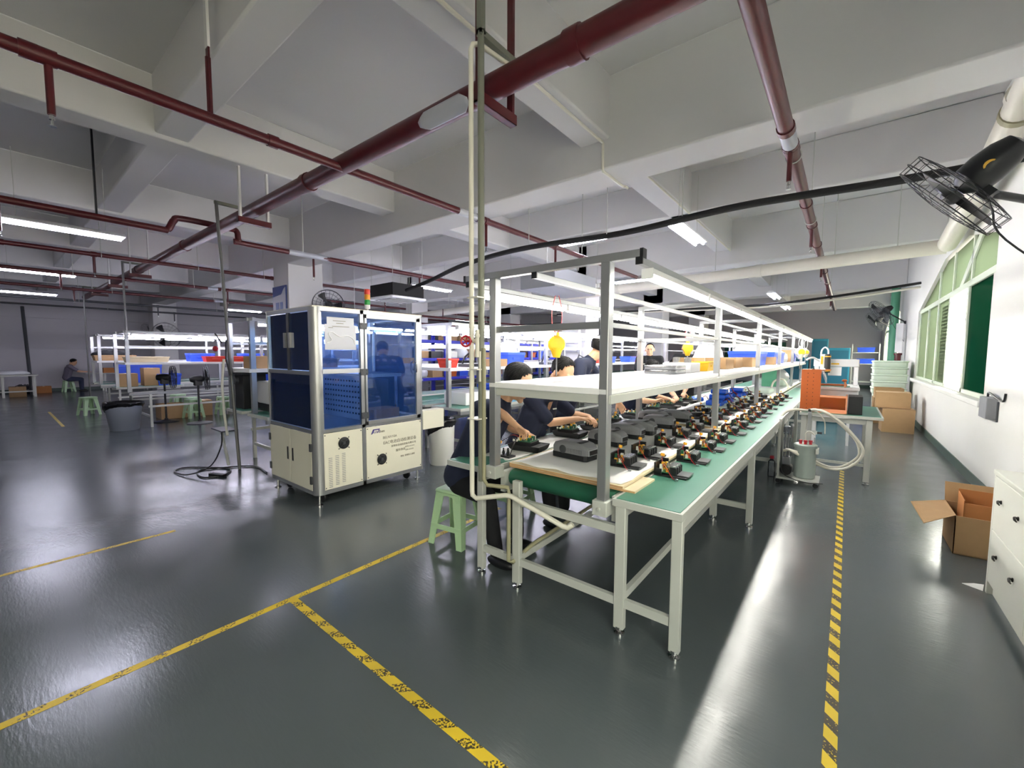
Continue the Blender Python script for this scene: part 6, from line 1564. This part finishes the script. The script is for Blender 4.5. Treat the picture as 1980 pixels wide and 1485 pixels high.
    return t
# nearest worker, bent over his tub
person('worker in navy with glasses bending over the nearest black tub, right forearm across',
    (-2.47, 2.44, .57), (-2.24, 2.49, 1.02), (-2.10, 2.52, 1.22), (-1.985, 2.55, 1.36), (.80, .18, -.58),
    [((-2.23, 2.38, 1.15), (-2.11, 2.40, 1.185), (-2.06, 2.62, 1.01), (.12, .72, -.62), (.25, -.5, -.8), .95, 1),
     ((-2.31, 2.71, 1.16), (-2.30, 2.86, .93), (-2.13, 2.87, .90), (.85, -.45, .0), (.2, -.6, -.8), 1.1, -1)],
    [((-2.42, 2.36, .53), (-2.09, 2.31, .50), (-1.99, 2.30, .09), (1, .05, 0)), ((-2.42, 2.57, .53), (-2.07, 2.62, .50), (-2.05, 2.64, .09), (1, .1, 0))],
    vox=.0065, hair='thick', glasses=True, up=(.55, 0, .8), sleeve=.60, hs=1.2)
lg = MB().cbox((-2.125, 3.30, 1.07), (.004, .055, .013), Euler((0, -.25, -.1)).to_matrix())
person('seated worker in navy polo looking down at the tub with the yellow plug',
    (-2.52, 3.25, .57), (-2.28, 3.26, 1.03), (-2.16, 3.27, 1.25), (-2.04, 3.29, 1.41), (.80, -.12, -.55),
    [((-2.25, 3.08, 1.17), (-2.10, 3.19, .955), (-1.985, 3.50, .965), (.45, .88, -.12), (.2, -.35, -.9), .9, 1),
     ((-2.28, 3.47, 1.17), (-2.16, 3.70, .97), (-2.0, 3.74, .955), (.75, -.45, -.25), (.1, -.3, -.9), .9, -1)],
    [((-2.48, 3.16, .53), (-2.10, 3.14, .50), (-2.06, 3.14, .09), (1, 0, 0)), ((-2.48, 3.35, .53), (-2.10, 3.42, .50), (-2.08, 3.42, .09), (1, .1, 0))],
    vox=.0068, hair='short', up=(.5, 0, .85), sleeve=.8, hs=1.16, extras=[('chest_badge', lg, 'comp_white')])
wt_ = MB(); wt_.tube([(-2.045, 4.09, 1.165), (-2.03, 4.135, 1.15)], .040, 14); wt_.cbox((-2.01, 4.10, 1.19), (.03, .035, .03))
person('standing worker in navy polo with a black watch leaning over the tubs',
    (-2.52, 4.06, .93), (-2.31, 4.08, 1.34), (-2.19, 4.12, 1.53), (-2.10, 4.19, 1.645), (.62, .62, -.38),
    [((-2.21, 3.91, 1.475), (-2.16, 3.82, 1.24), (-2.03, 4.15, 1.145), (.25, .85, -.45), (.1, -.5, -.85), .8, 1),
     ((-2.36, 4.30, 1.475), (-2.20, 4.52, 1.24), (-2.03, 4.48, 1.04), (.55, .1, -.8), (.4, -.5, -.4), .8, -1)],
    [((-2.52, 3.97, .88), (-2.50, 3.96, .48), (-2.53, 3.96, .09), (1, .2, 0)), ((-2.55, 4.15, .88), (-2.54, 4.18, .48), (-2.57, 4.19, .09), (1, .3, 0))],
    vox=.0072, hair='short', up=(.4, .2, .9), sleeve=.75, hs=1.14, extras=[('watch', wt_, 'black_plastic')])
person('seated worker in navy holding a small ring over a tub past the second left post',
    (-2.57, 5.98, .57), (-2.40, 5.98, 1.0), (-2.31, 6.0, 1.22), (-2.22, 6.03, 1.37), (.80, -.1, -.55),
    [((-2.36, 5.78, 1.13), (-2.16, 5.60, .95), (-2.06, 5.78, .935), (.3, .9, .1), (.6, -.2, -.6), 1.1, 1),
     ((-2.38, 6.2, 1.13), (-2.22, 6.34, .94), (-2.03, 6.25, .93), (.7, -.6, 0), (.1, -.3, -.9), .9, -1)],
    [((-2.5, 5.88, .53), (-2.12, 5.86, .5), (-2.08, 5.86, .09), (1, 0, 0)), ((-2.5, 6.08, .53), (-2.12, 6.12, .5), (-2.1, 6.12, .09), (1, 0, 0))],
    vox=.009, up=(.5, 0, .85))
person('farthest seated worker in navy with both forearms stretched over the tubs',
    (-2.57, 7.2, .57), (-2.42, 7.2, 1.0), (-2.33, 7.2, 1.22), (-2.26, 7.2, 1.37), (.80, -.3, -.5),
    [((-2.38, 6.99, 1.13), (-2.18, 6.88, .96), (-2.06, 6.68, .925), (.3, -.8, -.1), (.1, -.2, -.9), .7, 1),
     ((-2.38, 7.42, 1.13), (-2.12, 7.45, 1.05), (-2.08, 7.15, .95), (.2, -.95, -.15), (.1, -.1, -.9), .7, -1)],
    [((-2.5, 7.1, .53), (-2.12, 7.08, .5), (-2.08, 7.08, .09), (1, 0, 0)), ((-2.5, 7.3, .53), (-2.12, 7.34, .5), (-2.1, 7.34, .09), (1, 0, 0))],
    vox=.009, up=(.5, 0, .85))
# two men standing beyond the line, facing the camera
def stander(label, x, y, H, f, skin='skin', extras=(), hair='buzz'):
    F = Vector((f[0], f[1], 0)).normalized(); Rr = Vector((F.y, -F.x, 0)); k = H/1.75
    o = lambda r, fwd, z: Vector((x, y, 0))+Rr*r*k+F*fwd*k+Vector((0, 0, z*k))
    return person(label, o(0, 0, .93), o(0, .01, 1.30), o(0, 0, 1.47), o(0, .02, 1.60), (f[0], f[1], f[2]),
        [(o(.19, 0, 1.425), o(.24, .0, 1.12), o(.16, .16, .97), (F-Rr*.6)+Vector((0, 0, -.2)), -Rr, .6, 1), (o(-.19, 0, 1.425), o(-.24, .0, 1.12), o(-.16, .16, .97), (F+Rr*.6)+Vector((0, 0, -.2)), Rr, .6, -1)],
        [(o(.09, 0, .88), o(.10, .02, .48), o(.10, -.02, .09), F), (o(-.09, 0, .88), o(-.10, .02, .48), o(-.10, -.02, .09), F)], vox=.0085, hair=hair, skin=skin, shirt='black_cloth', sleeve=.62, extras=extras)
sx_ = MB(); F = Vector((.33, -.94, 0)).normalized(); Rr = Vector((F.y, -F.x, 0)); bc = Vector((-3.10, 8.3, 1.40))+F*.165
for dx, wd, hh in ((-.11, .05, .012), (.09, .018, .03)):
    c_ = bc+Rr*(-dx); sx_.cbox(tuple(c_), (wd, .004, hh), Matrix((Rr, F, Vector((0, 0, 1)))).transposed())
stander('man in black T-shirt with pale chest marks standing behind the line, facing the camera', -3.10, 8.3, 1.84, (.33, -.94, -.12), extras=[('chest_print', sx_, 'comp_white')])
stander('man in black T-shirt standing behind the second yellow balancer, head lowered', -2.72, 9.4, 1.88, (.45, -.85, -.35))
person('person in grey working at the small table by the dark left wall',
    (-24.45, 1.88, .56), (-24.42, 1.96, .92), (-24.4, 2.02, 1.08), (-24.38, 2.09, 1.19), (.1, .85, -.5),
    [((-24.2, 1.97, 1.03), (-24.12, 2.2, .82), (-24.15, 2.44, .80), (0, 1, 0), (0, 0, -1), .5, 1), ((-24.62, 1.97, 1.03), (-24.6, 2.2, .82), (-24.42, 2.44, .80), (0, 1, 0), (0, 0, -1), .5, -1)],
    [((-24.35, 1.93, .52), (-24.3, 2.28, .5), (-24.3, 2.28, .09), (0, 1, 0)), ((-24.55, 1.93, .52), (-24.55, 2.28, .5), (-24.55, 2.28, .09), (0, 1, 0))],
    vox=.014, shirt='grey_cloth', pants='denim', up=(0, .4, .9), hair='thick')
